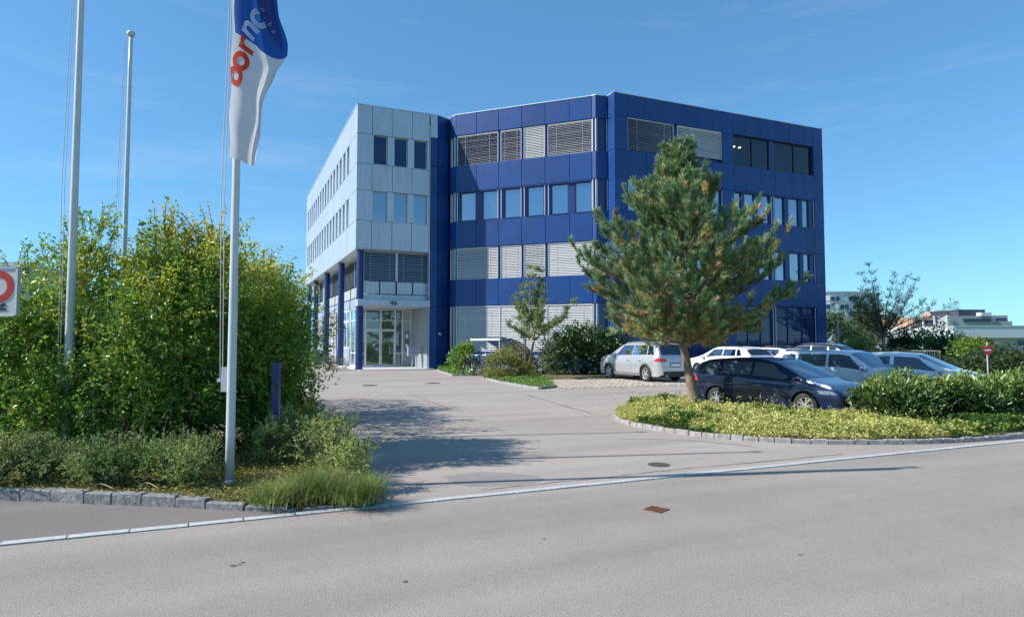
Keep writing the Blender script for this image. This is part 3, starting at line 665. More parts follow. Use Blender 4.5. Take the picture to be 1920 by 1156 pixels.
def shrub(name, label, cat, blobs, n, size, m, seed, group=None, base=None, hue_top=0., huev=.25, hue0=.35, sh=(0, .5), aspect=.55, shell=.3, amp=.14, up=.5, droop=.25, stem_m=None, nst=7, dirs_out=.0, keep=None, near=1.):
    if near != 1: blobs = [(b[0]*near, b[1]*near, 1.8+(b[2]-1.8)*near, b[3]*near, b[4]*near, b[5]*near) for b in blobs]
    bx = base or (blobs[0][0], blobs[0][1], .0); root = abs_empty(name, label, cat, bx, group)
    spr = 7; P, D = blob_points(blobs, n//spr, seed, shell, amp)
    hol = lump(P*1.9, seed+90, .5); ok = hol > -.22; P = P[ok]; D = D[ok]; gd = D*.7+unit(len(P))*.65+np.array([0, 0, .45]); gd /= np.linalg.norm(gd, axis=1)[:, None]
    big = RNG.uniform(.6, 1.25, len(P)); tt = RNG.uniform(0, 1, (len(P), spr)); P = (P[:, None]+gd[:, None]*(tt*size*3.2)[..., None]+RNG.normal(size=(len(P), spr, 3))*size*.28).reshape(-1, 3); D = np.repeat(gd, spr, 0)+unit(len(P))*.9; sz = np.repeat(big, spr)*size; hj = np.repeat(RNG.normal(size=len(big))*.09, spr)
    ok = P[:, 2] > bx[2]+.03; P = P[ok]; D = D[ok]; sz = sz[ok]; hj = hj[ok]; T = []
    if sh[0]:
        P2, D2, T = shoots(blobs, sh[0], sh[1], seed+5); P = np.concatenate([P, P2]); D = np.concatenate([D, D2]); sz = np.concatenate([sz, np.full(len(P2), size*.9)]); hj = np.concatenate([hj, np.zeros(len(P2))])
    zt = max(b[2]+b[5] for b in blobs); cl = lump(P*.9, seed+50, .35)
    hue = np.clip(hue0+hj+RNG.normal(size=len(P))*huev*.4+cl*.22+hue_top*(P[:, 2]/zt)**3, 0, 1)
    V, F, H = leaves(P, sz, aspect, up, hue, dirs=D*(dirs_out or .75), droop=droop)
    foliage_obj('foliage', V, F, H, m, root)
    mb = MB(); r = random.Random(seed)
    for k in range(nst):
        b = r.choice(blobs); a = Vector((bx[0]+r.uniform(-.06, .06), bx[1]+r.uniform(-.06, .06), bx[2]-.03)); c = Vector((b[0]+r.uniform(-.5, .5)*b[3], b[1]+r.uniform(-.5, .5)*b[4], b[2]+b[5]*.5))
        mid = (a+c)/2+Vector((r.uniform(-.15, .15), r.uniform(-.15, .15), .1)); mb.tube(catmull([a, mid, c], 4), [.03*(1-i/10) for i in range(9)], 5)
    for line in T: mb.tube(line[::3], [.006]*len(line[::3]), 3, cap=False)
    part(mb, 'stem', stem_m or TWIG, root); return root
G_BUSH = leafmat('bush_leaf', [(0, (0.055, 0.138, 0.028)), (.35, (0.132, 0.289, 0.049)), (.6, (0.262, 0.427, 0.066)), (.8, (0.552, 0.552, 0.083)), (1, (0.800, 0.469, 0.138))], .36, .38, .5)
G_AUT = leafmat('turning_leaf', [(0, (0.066, 0.145, 0.026)), (.3, (0.154, 0.290, 0.042)), (.55, (0.343, 0.436, 0.058)), (.78, (0.713, 0.607, 0.079)), (1, (0.800, 0.422, 0.145))], .36, .38, .5)
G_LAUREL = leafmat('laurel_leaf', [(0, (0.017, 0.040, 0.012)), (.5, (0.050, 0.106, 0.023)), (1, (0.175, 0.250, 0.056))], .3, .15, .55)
G_YEL = leafmat('yellow_leaf', [(0, (.05, .12, .02)), (.3, (.15, .24, .04)), (.6, (.46, .47, .12)), (1, (.66, .63, .24))], .5, .3, .3)
G_POT = leafmat('grey_green_leaf', [(0, (0.123, 0.186, 0.062)), (.5, (0.296, 0.394, 0.123)), (.85, (0.542, 0.592, 0.197)), (1, (0.690, 0.444, 0.197))], .6, .3, .3)
G_GRASS = leafmat('grass_blade', [(0, (0.075, 0.150, 0.030)), (.5, (0.195, 0.300, 0.060)), (.85, (0.375, 0.405, 0.135)), (1, (0.630, 0.495, 0.270))], .6, .35, .3)
G_DARK = leafmat('dark_leaf', [(0, (0.025, 0.044, 0.022)), (.6, (0.062, 0.100, 0.037)), (1, (0.125, 0.163, 0.050))], .55, .2, .3)
G_WILL = leafmat('willow_leaf', [(0, (0.096, 0.144, 0.060)), (1, (0.288, 0.360, 0.180))], .6, .3, .3)
G_PINE = leafmat('pine_needle', [(0, (0.081, 0.152, 0.071)), (.45, (0.178, 0.286, 0.133)), (.68, (0.340, 0.428, 0.197)), (.82, (0.571, 0.464, 0.178)), (1, (0.643, 0.340, 0.126))], .5, .15, .35)
G_LIT = leafmat('leaf_litter', [(0, (0.140, 0.168, 0.028)), (.5, (0.308, 0.280, 0.070)), (1, (0.420, 0.196, 0.084))], .8, .1, .2)
shr = 'shrubs of the wild hedge left of the drive'
shrub('shrub', 'tall green shrub at the road end of the wild hedge, behind the first flagpole', 'shrub', [(-7.55, 11.2, 1.3, 1.0, 1.0, 1.35), (-7.5, 11.3, 2.6, .8, .75, .9), (-7.35, 11.2, 3.3, .45, .4, .6), (-8.35, 11.1, 2.3, .5, .5, .8), (-8.1, 10.6, 1.2, .6, .6, 1.1)], 30000, .066, G_BUSH, 3, shr, sh=(70, .5), hue_top=.1, hue0=.45, amp=.15, near=.88)
shrub('shrub', 'large shrub with yellowing top between the poles', 'shrub', [(-6.1, 11.6, 1.5, 1.05, 1.1, 1.5), (-6.3, 11.7, 2.55, .75, .8, .85), (-5.4, 11.6, 2.6, .75, .8, .85), (-6.3, 11.7, 3.3, .4, .5, .5), (-5.5, 11.8, 3.3, .4, .5, .45), (-6.6, 11.2, 1.1, .8, .9, 1.1)], 44000, .066, G_AUT, 13, shr, sh=(100, .5), hue_top=.32, hue0=.27, amp=.15, near=.82)
shrub('shrub', 'round shrub with a yellow crown at the drive side of the wild hedge', 'shrub', [(-5.0, 13.0, 1.6, 1.15, 1.2, 1.6), (-5.25, 13.1, 2.55, .8, .9, .8), (-5.1, 12.3, 1.1, .9, .8, 1.1), (-4.7, 13.2, 1.7, .7, .8, .9)], 46000, .066, G_AUT, 23, shr, sh=(80, .6), hue_top=.36, hue0=.24, amp=.14, near=.83)
shrub('shrub', 'shrub overhanging the edge of the drive just before the pale block', 'shrub', [(-6.5, 16.6, 1.5, 1.15, 1.7, 1.55), (-6.6, 16.4, 2.6, .9, 1.2, .9), (-5.7, 15.0, 1.5, .75, 1.0, 1.3), (-6.7, 18.8, 1.3, .9, 1.2, 1.3), (-5.8, 13.9, 2.2, .8, 1., 1.2), (-5.7, 12.5, 2.3, .9, .9, 1.2)], 34000, .09, G_BUSH, 33, shr, sh=(50, .5), hue_top=.3, hue0=.3)
shrub('shrub', 'shrub at the back of the wild hedge, seen between the tops of the nearer ones', 'shrub', [(-7.9, 14.6, 1.8, 1.6, 1.6, 1.8), (-7.3, 14.8, 2.7, 1.2, 1.3, .9), (-9.6, 14.6, 1.7, 1.3, 1.3, 1.7)], 30000, .095, G_BUSH, 43, shr, sh=(50, .6), hue_top=.2, hue0=.32)
shrub('shrub', 'bright green leafy shrub before the white sign at the foot of the hedge', 'shrub', [(-7.4, 9.6, .95, .85, .7, .95), (-6.7, 9.5, .7, .7, .6, .75), (-8.3, 9.9, 1.2, .8, .7, 1.0), (-7.6, 9.7, 1.8, .5, .5, .55)], 26000, .066, G_BUSH, 53, shr, sh=(50, .4), hue_top=.15, hue0=.5, near=.94)
shrub('shrub', 'dark inner shrub in deep shade behind the main flagpole', 'shrub', [(-4.6, 11.5, .9, .75, .7, 1.0), (-5.5, 10.6, .75, .8, .5, .8), (-5.9, 10.0, .6, .8, .5, .6)], 20000, .07, G_BUSH, 63, shr, sh=(20, .4), hue0=.2, near=.93)
pot = 'low shrubs along the kerb of the left bed'
for i, (px, py, rx, rz, lab) in enumerate([(55, 905, .5, .34, 'low grey green shrub at the kerb under the bright green shrub'), (205, 912, .42, .34, 'low shrub between the first flagpole and the dry stalks'), (340, 905, .42, .36, 'low shrub with brown dead twigs left of the main flagpole'),
        (505, 868, .5, .42, 'low shrub with pale leaf tips directly right of the main flagpole'), (590, 875, .5, .44, 'low shrub behind the long grass at the corner of the bed'), (-30, 912, .6, .35, 'low yellow green shrub at the road end of the kerb'), (555, 822, .45, .5, 'low shrub around the foot of the navy post'), (645, 905, .4, .3, 'low shrub between the grass clumps at the border of the drive')]):
    c = gnd(px, py, .09)
    bl = [(c.x+random.uniform(-rx, rx)*.8, c.y+random.uniform(-.3, .4), .09+rz*random.uniform(.5, .95), rx*random.uniform(.35, .6), rx*random.uniform(.35, .6), rz*random.uniform(.4, .65)) for k in range(7)]
    bl[0] = (c.x, c.y, .09+rz*.7, rx*.7, rx*.6, rz*.7)
    shrub('low_shrub', lab, 'shrub', bl, 9000, .034, G_POT, 100+i*7, pot, base=(c.x, c.y, .08), sh=(60, .22), hue0=.3+.07*i, huev=.35, aspect=.5, shell=.4, nst=12, droop=-.2, amp=.16)
def blades(name, pts, H, W, m, root, lean=.5, hue=None, segs=3):
    n = len(pts); a = RNG.uniform(0, 2*PI, n); d = np.stack([np.cos(a), np.sin(a), np.zeros(n)], 1); r = np.stack([-np.sin(a), np.cos(a), np.zeros(n)], 1)
    h = (H*RNG.uniform(.45, 1.2, n))[:, None]; l_ = (lean*RNG.uniform(.2, 1.3, n))[:, None]*h; V = []
    for k in range(segs+1):
        t = k/segs; c = pts+d*l_*t*t+np.array([0, 0, 1.])*h*(t-.28*t*t*np.minimum(l_/h, 1.4)); w = W*(1-t*.92)
        V += [c-r*w, c+r*w]
    V = np.stack(V, 1).reshape(-1, 3); b = np.arange(n)[:, None]*(2*segs+2); F = np.concatenate([b+np.array([[2*k, 2*k+1, 2*k+3, 2*k+2]]) for k in range(segs)], 1).reshape(-1, 4)
    hh = np.repeat(RNG.uniform(0, .85, n) if hue is None else hue, 2*segs+2)
    me = npmesh(name, V, F, m, hh); o = bpy.data.objects.new(name, me); COL.objects.link(o); o.parent = root
    if root is not None and root.name in ABS: o.matrix_parent_inverse = ABS[root.name]
    return o
gc = 'long grass clumps at the corner of the left bed'
for i, (px, py, rr, h, n, lab) in enumerate([(520, 935, .30, .26, 1500, 'pale long grass clump at the kerb, leftmost of the clumps'), (600, 925, .30, .38, 1800, 'tall green grass clump in the middle of the bed corner'), (672, 934, .26, .34, 1500, 'green grass clump leaning over the border at the drive'), (640, 885, .30, .40, 1500, 'tall grass clump behind, in front of the shaded drive')]):
    c = gnd(px, py, .09); root = abs_empty('grass_clump', lab, 'grass clump', (c.x, c.y, .08), gc)
    q = RNG.normal(size=(n, 2))*rr*.42; pts = np.stack([c.x+q[:, 0], c.y+q[:, 1], np.full(n, .08)], 1)
    blades('blade', pts, h*.9, .004, G_GRASS, root, 1.15, np.clip(RNG.normal(size=n)*.32+.42+.12*(i == 0)+q[:, 0]*.4, 0, 1))
# short grass, litter and ivy over the left bed
bl_poly = [tuple(p) for p in kerbL]+[tuple(p) for p in bedL_edge]+[tuple(B(-30, -6))]
def scatter(poly, n, x0, x1, y0, y1, fall=None):
    x = RNG.uniform(x0, x1, n*3); y = RNG.uniform(y0, y1, n*3); px = np.array([p[0] for p in poly]); py = np.array([p[1] for p in poly]); c = np.zeros(len(x), bool); j = len(px)-1
    for i in range(len(px)):
        if py[i] != py[j]: c ^= ((py[i] > y) != (py[j] > y)) & (x < (px[j]-px[i])*(y-py[i])/(py[j]-py[i])+px[i])
        j = i
    x = x[c][:n]; y = y[c][:n]; return x, y
x, y = scatter(bl_poly, 26000, -9, -1.2, 6.6, 10.5); pts = np.stack([x, y, np.full(len(x), .08)], 1)
g = blades('bed_grass', pts, .075, .0035, G_GRASS, None, .9, RNG.uniform(.2, 1, len(x))); tag(g, 'short dry grass and moss along the left kerb', 'grass', kind='stuff')
x, y = scatter(bl_poly, 16000, -9, -1.2, 6.6, 11.5); x2, y2 = scatter([tuple(B(-7.2, -33.5)), tuple(B(-6.4, -33.97)), tuple(B(-5.55, -33.97)), tuple(B(-5.4, -33)), tuple(B(-6.9, -33))], 3500, -3.5, -1, 6, 9); x = np.concatenate([x, x2]); y = np.concatenate([y, y2]); V, F, H = leaves(np.stack([x, y, np.where(np.arange(len(x)) >= len(x)-len(x2), RNG.uniform(.04, .12, len(x)), RNG.uniform(.09, .14, len(x)))], 1), .045, .7, 2., RNG.uniform(0, 1, len(x)))
o = link('leaf_litter', npmesh('leaf_litter', V, F, G_LIT, H)); tag(o, 'fallen leaves and small weeds on the soil of the left bed', 'leaves', kind='stuff')
dry = 'dry stalks in the left bed'
for i, (px, py, h, dx, lab) in enumerate([(262, 880, .75, .05, 'tall dry stalk standing before the dark shrub, leftmost'), (303, 875, .62, .04, 'thin dry stalk with a plume beside the dark shade'), (294, 878, .5, -.05, 'short dry stalk between two taller ones'), (384, 850, .6, .06, 'bent dry stalk close left of the main flagpole'), (585, 860, .35, -.08, 'short dry stalk among the low shrubs right of the pole')]):
    c = gnd(px, py, .09); mb = MB(); pl = catmull([(c.x, c.y, .08), (c.x+dx*.3, c.y, .08+h*.5), (c.x+dx, c.y, .08+h), (c.x+dx*1.8, c.y, .08+h*1.08)], 4); mb.tube(pl, [.006-.0003*k for k in range(len(pl))], 5)
    for k in range(20): q = pl[-1-k//4]; mb.tube([q, q+Vector((random.uniform(-.03, .03), random.uniform(-.03, .03), random.uniform(.0, .06)))], .002, 3)
    tag(mb.build('dry_stalk', mat('straw', (.5, .40, .26), .8)), lab, 'dry stalk', dry)
for i, (a, b_) in enumerate([((280, 918), (215, 882)), ((262, 905), (296, 914)), ((170, 908), (212, 915))]):
    p = gnd(*a, .12); q = gnd(*b_, .2); mb = MB(); mb.tube(catmull([(p.x, p.y, .11), ((p.x+q.x)/2, (p.y+q.y)/2, .19), (q.x, q.y, .2)], 4), .003, 5); tag(mb.build('fallen_stalk', MATS['straw']), ('long broken stalk lying towards the kerb', 'short broken stalk lying near the kerb', 'pale stalk lying left of the other broken ones')[i], 'dry stalk', 'broken stalks lying in the left bed')
# yellow ground cover on the right bed
bR = [tuple(p) for p in kerbR]+[(9.3, 14.1), (7.75, 13.55), (6.55, 15.0), (5.1, 17.05), (4.75, 18.1)]
bR2 = [tuple(p) for p in kerbR[4:-8]]+[tuple(B(3.9, -33.3)), tuple(B(9.5, -33.75)), (11.0, 14.5), (7.9, 13.6), (6.75, 15.0), (5.1, 17.1), (4.55, 18.0), (3.3, 18.0)]
x, y = scatter(bR2, 72000, 2.3, 11, 11, 18.3)
def hfun(x, y): return .17+.09*np.sin(x*2.1+y)*np.sin(y*1.7-x*.8)+.05*np.sin(x*7+1)*np.sin(y*6.3)+.03*np.sin(x*17)*np.sin(y*19)
ed = np.ones(len(x))*9
kp = np.array([tuple(p) for p in kerbR])
for a, b_ in zip(kp, kp[1:]):
    d = b_-a; t = np.clip(((x-a[0])*d[0]+(y-a[1])*d[1])/(d@d), 0, 1); ed = np.minimum(ed, np.hypot(x-a[0]-t*d[0], y-a[1]-t*d[1]))
hh = hfun(x, y)*np.clip(.35+ed/.45, 0, 1)
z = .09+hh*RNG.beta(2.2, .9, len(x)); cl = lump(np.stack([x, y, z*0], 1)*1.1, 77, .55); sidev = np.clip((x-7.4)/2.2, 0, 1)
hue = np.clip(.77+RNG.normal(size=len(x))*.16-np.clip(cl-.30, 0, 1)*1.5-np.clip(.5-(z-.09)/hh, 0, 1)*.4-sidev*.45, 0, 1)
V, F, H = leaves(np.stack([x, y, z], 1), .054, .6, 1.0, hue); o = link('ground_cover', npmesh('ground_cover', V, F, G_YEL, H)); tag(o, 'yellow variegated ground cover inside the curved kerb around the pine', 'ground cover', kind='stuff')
n = 260; x2, y2 = scatter(bR2, n, 2.3, 9, 11.5, 18.3); P = []; 
for a, b_ in zip(x2, y2):
    h = random.uniform(.12, .4); dx, dy = random.uniform(-.1, .1), random.uniform(-.1, .1)
    for k in range(9): t = k/9; P.append((a+dx*t, b_+dy*t, .2+h*t))
V, F, H = leaves(np.array(P), .05, .6, .3, RNG.uniform(.5, 1, len(P))); o = link('ground_cover_shoots', npmesh('ground_cover_shoots', V, F, G_YEL, H)); tag(o, 'upright yellow shoots rising from the ground cover', 'ground cover', kind='stuff')
# ivy at the foot of the laurel hedge
ivp = [(6.9, 12.6), tuple(B(6.2, -33.7)), tuple(B(22, -33.75)), tuple(B(22, -32.0)), (9, 13.8)]
x, y = scatter(ivp, 20000, 6.5, 17, 11, 20); V, F, H = leaves(np.stack([x, y, RNG.uniform(.09, .24, len(x))], 1), .075, .75, 1.2, np.clip(RNG.normal(size=len(x))*.14+.22+(x < 8.3)*.12, 0, 1)); o = link('ivy_cover', npmesh('ivy_cover', V, F, G_YEL, H)); tag(o, 'dark green ivy covering the ground below the laurel hedge', 'ivy', kind='stuff')
# laurel hedge: separate bushes grown together
hg = 'laurel bushes grown together into the hedge by the road'
hl = ['laurel bush at the car end of the hedge, before the nose of the dark estate', 'second laurel bush of the hedge, counted from the dark estate', 'third laurel bush of the hedge, below the white hatchback', 'fourth laurel bush of the hedge, under the windscreen of the white hatchback', 'fifth laurel bush of the hedge, right of the white hatchback', 'laurel bush at the far end of the hedge']
for i in range(6):
    c = Vector((8.25+.917*i*1.45, 13.95+.399*i*1.45)); r = random.Random(i)
    bl = [(c.x, c.y, .38, .85, .66, .36)]+[(c.x+r.uniform(-.6, .6), c.y+r.uniform(-.3, .3), r.uniform(.3, .5), r.uniform(.3, .5), r.uniform(.3, .45), r.uniform(.22, .36)) for k in range(5)]
    if i == 0: bl = [(c.x-.05, c.y, .4, .65, .6, .36), (c.x-.4, c.y-.1, .4, .3, .35, .36), (c.x+.2, c.y+.1, .5, .5, .4, .3), (c.x-.2, c.y-.4, .35, .5, .35, .3)]
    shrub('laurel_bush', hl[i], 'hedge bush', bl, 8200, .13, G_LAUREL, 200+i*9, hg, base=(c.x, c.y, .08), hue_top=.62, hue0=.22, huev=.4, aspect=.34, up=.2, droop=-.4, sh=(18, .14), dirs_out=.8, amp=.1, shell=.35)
# ---------------------------------------------------------------- pine
def pine():
    base = Vector((4.72, 16.9, .05)); root = abs_empty('pine_tree', 'green pine with rough leaning trunk standing in the yellow ground cover beside the dark estate', 'tree', base)
    r = random.Random(11); X = lambda px, d: (px-960)/FPX*d
    tr = catmull([(base.x, base.y, -.05), (4.68, 16.9, .5), (4.56, 16.9, 1.2), (4.42, 16.92, 1.9), (4.36, 16.95, 2.6), (4.42, 17.0, 3.7), (4.38, 17, 5.0), (4.42, 17, 6.2), (4.4, 17, 6.9)], 6)
    rad = [max(.012, .155*(1-.93*(i/(len(tr)-1))**.8)) for i in range(len(tr))]; rad[0] = .20; rad[1] = .175
    mb = MB(); mb.tube(tr, [q*(1+r.uniform(-.05, .05)) for q in rad], 14); part(mb, 'trunk', BARK, root, smooth=True)
    def axis(z):
        for a, b in zip(tr, tr[1:]):
            if a.z <= z <= b.z: return a+(b-a)*((z-a.z)/(b.z-a.z))
        return tr[-1]
    lm = MB(); tips = []; z = 1.82; k = 0
    def prof(z):   # crown radius by height
        pts = [(1.7, 2.6), (2.3, 2.95), (3.0, 3.0), (3.7, 2.65), (4.4, 2.2), (5.2, 1.25), (6.0, .7), (6.6, .36), (7.1, .12)]
        for (a, ra), (b, rb) in zip(pts, pts[1:]):
            if z <= b: return ra+(rb-ra)*max(0, (z-a))/(b-a)
        return .1
    while z < 6.85:
        nb = 7 if z < 3 else 6 if z < 5.5 else 5; ph = r.uniform(0, 6.3)
        for j in range(nb):
            a = ph+2*PI*j/nb+r.uniform(-.35, .35); o = axis(z+r.uniform(-.1, .1)); L = prof(z+.25)*r.choice((.5, .72, .85, .92, 1.0))*r.uniform(.92, 1.08)
            rise = .0+.45*(z-1.6)/5+r.uniform(-.1, .12); d = Vector((math.cos(a), math.sin(a), rise)).normalized(); pts = [o]; p = o.copy(); n = 9
            for i in range(n):
                d = (d+Vector((r.uniform(-.12, .12), r.uniform(-.12, .12), .05+r.uniform(-.04, .07)))).normalized(); p = p+d*L/n; pts.append(p.copy())
            rr = .016+.013*L; lm.tube(pts, [max(.006, rr*(1-i/n*.85)) for i in range(n+1)], 5)
            for i in range(2, n+1):
                t = i/n; m_ = (4 if z < 2.6 else 3) if i < n else 1
                for q in range(m_):
                    if t < .33 and r.random() < (.5 if z > 3 else .1): continue
                    sd = (pts[i]-pts[i-1]).normalized(); si = sd.cross(Vector((0, 0, 1))).normalized()*r.choice((-1, 1))
                    dd = (sd*r.uniform(.3, 1)+si*r.uniform(.2, 1.1)+Vector((0, 0, r.uniform(-.45 if z < 2.6 else .05, .7)))).normalized() if i < n else (sd+Vector((0, 0, .5))).normalized()
                    l_ = r.uniform(.2, .52)*(1.12-.35*t)*min(1, .45+L/2.2); e_ = pts[i]+dd*l_; e2 = e_+(dd+Vector((0, 0, .6))).normalized()*l_*.45
                    lm.tube([pts[i], e_, e2], [.007, .006, .005], 3, cap=False)
                    tips.append((e2, (e2-e_).normalized(), t)); tips.append((e_, dd, t-.15))
                    if r.random() < .85:
                        s2 = (dd+Vector((r.uniform(-.9, .9), r.uniform(-.9, .9), r.uniform(0, .7)))).normalized(); e3 = e_+s2*l_*.5; lm.tube([e_, e3], .004, 3, cap=False); tips.append((e3, s2, t))
        z += .34+.1*r.random(); k += 1
    for i in range(14):
        o = axis(6.3+i*.05); d = Vector((r.uniform(-.5, .5), r.uniform(-.5, .5), 1)).normalized(); tips.append((o+d*.12, d, 1.))
    tips.append((tr[-1], Vector((0, 0, 1)), 1.)); tips.append((tr[-1]+Vector((0, 0, .14)), Vector((0, 0, 1)), 1.))
    # dead lower twigs
    for i in range(16):
        o = axis(r.uniform(1.7, 3.0)); a = r.uniform(0, 6.3); d = Vector((math.cos(a), math.sin(a), r.uniform(-.1, .3))); lm.tube([o, o+d*r.uniform(.4, .9), o+d*1.1+Vector((0, 0, r.uniform(-.1, .2)))], [.012, .008, .004], 4)
    part(lm, 'limbs', mat('limb_bark', (.17, .115, .075), .9, var=.3, vscale=8), root)
    C = np.array([t[0] for t in tips]); D = np.array([t[1] for t in tips]); T = np.array([t[2] for t in tips]); n = len(C); m = 80
    t = RNG.uniform(-1, 1, (n, m)); s = RNG.uniform(.85, 1.25, (n, 1)); P = C[:, None]+D[:, None]*(t*.13*s)[..., None]
    dv = unit(n*m).reshape(n, m, 3); dv -= (dv*D[:, None]).sum(-1)[..., None]*D[:, None]; dv /= np.linalg.norm(dv, axis=2)[..., None]; nd = D[:, None]*(.7+.55*np.clip(t, 0, 1))[..., None]+dv*.75; nd /= np.linalg.norm(nd, axis=2)[..., None]
    L = RNG.uniform(.085, .14, (n, m))[..., None]*s[..., None]; P = P.reshape(-1, 3); nd = nd.reshape(-1, 3); L = L.reshape(-1, 1); r_ = np.cross(nd, unit(len(nd))); r_ /= np.linalg.norm(r_, axis=1)[:, None]+1e-9
    V = np.stack([P-r_*.0075, P+r_*.0075, P+nd*L], 1).reshape(-1, 3); F = np.arange(len(V)).reshape(-1, 3)
    hb = .42+RNG.normal(size=n)*.16+np.where(T < .55, .16, 0)*(C[:, 2] < 4.6)+np.clip((3.2-C[:, 2])/2.5, 0, .5)*.35; hb = np.where(RNG.uniform(size=n) < .02, .95, hb)
    h = (hb[:, None]+RNG.normal(size=(n, m))*.06+(t*.5+.5)*.12-.06); H = np.repeat(np.clip(h.ravel(), 0, 1), 3)
    foliage_obj('needles', V, F, H, G_PINE, root); print('pine tufts', n)
pine()
# ---------------------------------------------------------------- broadleaf trees
def tree(name, label, base, top, cr, n, size, m, seed, trunk_r=.06, fork=.38, sparse=1., lean=(0, 0), group=None, aspect=.5, nl=11, up=.6, cx=0.):
    r = random.Random(seed); root = abs_empty(name, label, 'tree', (base[0], base[1], 0), group); x0, y0 = base; zf = top*fork
    mb = MB(); fk = Vector((x0+lean[0], y0+lean[1], zf)); tk = catmull([(x0, y0, -.05), (x0+lean[0]*.4, y0+lean[1]*.4, zf*.5), fk], 5); mb.tube(tk, [trunk_r*(1-.35*i/len(tk)) for i in range(len(tk))], 8); part(mb, 'trunk', BARK, root, smooth=True)
    lm = MB(); P = []; D = []
    for k in range(nl):
        a = 2*PI*k/nl+r.uniform(-.3, .3); el = r.uniform(.15, 1.25) if k else 1.5; h = top-zf
        d = Vector((math.cos(a)*math.cos(el)*cr/h*1.1+cx, math.sin(a)*math.cos(el)*cr/h*1.1, math.sin(el)*.95)); L = h*r.uniform(.75, 1.02); p = fk+Vector((0, 0, r.uniform(-.2, .25)*h*.4)); pts = [p]; nn = 8
        d0 = d.copy()
        for i in range(nn): d = d+Vector((r.uniform(-.12, .12), r.uniform(-.12, .12), r.uniform(-.04, .1))); p = p+d*L/nn; pts.append(p.copy())
        lm.tube(pts, [max(.004, trunk_r*.45*(1-i/nn)) for i in range(nn+1)], 5)
        for i in range(2, nn+1):
            for q in range(4):
                e_ = d0*.4+Vector((r.gauss(0, .6), r.gauss(0, .6), r.uniform(-.1, .8))); e_.normalize(); l_ = r.uniform(.15, .42)*h*.45*(1.15-i/nn*.6); b_ = pts[i]+e_*l_; lm.tube([pts[i], b_], [.006, .003], 3, cap=False)
                for j in range(int(n/(nl*7*4))): t = r.uniform(.15, 1.05); g = .05*h/3; P.append(pts[i]+e_*l_*t+Vector((r.gauss(0, g), r.gauss(0, g), r.gauss(0, g)))); D.append(e_)
    part(lm, 'limbs', TWIG, root); P = np.array(P); D = np.array(D)
    hue = np.clip(.45+RNG.normal(size=len(P))*.2+lump(P*1.3, seed, .3)*.3, 0, 1); V, F, H = leaves(P, size, aspect, up, hue, dirs=D*.7, droop=.1); foliage_obj('crown', V, F, H, m, root); return root
c = gnd(990, 709); tree('maple_tree', 'slim young tree with thin crown in the small bed before the bay facade', (c.x, c.y), 4.9, 1.55, 12000, .095, leafmat('pale_leaf', [(0, (.13, .20, .07)), (.6, (.30, .37, .13)), (1, (.55, .55, .25))], .5, .35), 5, .075, .42, lean=(.33, 0), nl=12)
mb = MB(); mb.tube([(c.x-.12, c.y-.1, 0), (c.x-.12, c.y-.1, 2.0)], .035, 7); tag(mb.build('tree_stake', TWIG), 'thin dark wooden stake beside the slim young tree', 'stake')
tree('birch_tree', 'tall feathery dark tree beyond the parking railing, before the round building', ((1656-960)/FPX*44, 44.), 6.6, 3.5, 8000, .14, G_DARK, 16, .13, .36, nl=22, cx=.12, aspect=.3)
lr = leafmat('mound_leaf', [(0, (0.091, 0.130, 0.039)), (.5, (0.247, 0.273, 0.065)), (.85, (0.429, 0.429, 0.117)), (1, (0.468, 0.312, 0.104))], .6, .3)
c = gnd(945, 712); shrub('mound_shrub', 'rounded yellow green shrub in the small bed, before the bicycles', 'shrub', [(c.x-.05, c.y+.6, .6, 1.0, .8, .62), (c.x+.35, c.y+.7, .35, .9, .7, .5), (c.x-.4, c.y+.5, .45, .6, .6, .5), (c.x+1.0, c.y+.5, .22, .6, .4, .35)], 26000, .085, lr, 301, hue0=.58, huev=.4, hue_top=.25, aspect=.32, sh=(60, .25), droop=.3, base=(c.x, c.y+.6, .05))
x, y = scatter([tuple(p) for p in bedS_poly], 7000, -4, 5, 22, 36); V, F, H = leaves(np.stack([x, y, RNG.uniform(.06, .2, len(x))], 1), .085, .6, 1., RNG.uniform(.1, .6, len(x))); o = link('bed_cover', npmesh('bed_cover', V, F, G_BUSH, H)); tag(o, 'low green plants covering the small tree bed', 'ground cover', kind='stuff')
x, y = scatter([tuple(p) for p in bedF_poly], 7000, -6, 1, 33, 46); V, F, H = leaves(np.stack([x, y, RNG.uniform(.05, .25, len(x))], 1), .11, .5, 1., RNG.uniform(.1, .6, len(x))); o = link('bed_cover', npmesh('bed_cover', V, F, G_BUSH, H)); tag(o, 'low ivy at the foot of the navy facade beside the entrance', 'ground cover', kind='stuff')
c = Vector(((866-960)/FPX*37.3, 37.3)); shrub('shrub', 'small bright green shrub at the navy corner, left of the bicycles', 'shrub', [(c.x, c.y, .75, .6, .6, .75), (c.x+.3, c.y, 1.0, .4, .4, .45)], 3600, .13, G_BUSH, 311, hue0=.55, sh=(16, .4))
c = Vector((3.9, 35.6)); shrub('laurel_shrub', 'big dark laurel standing before the bay facade, left of the silver car', 'shrub', [(c.x, c.y, 1.05, 2.1, 1.5, 1.1), (c.x-.9, c.y-.3, .8, 1.2, 1.1, .95), (c.x+1.2, c.y, 1.1, 1.2, 1.1, 1.05), (c.x+.3, c.y, 1.6, 1.4, 1., .6)], 17000, .2, G_LAUREL, 321, hue_top=.25, hue0=.2, aspect=.36, dirs_out=.7, droop=-.3, sh=(30, .3))
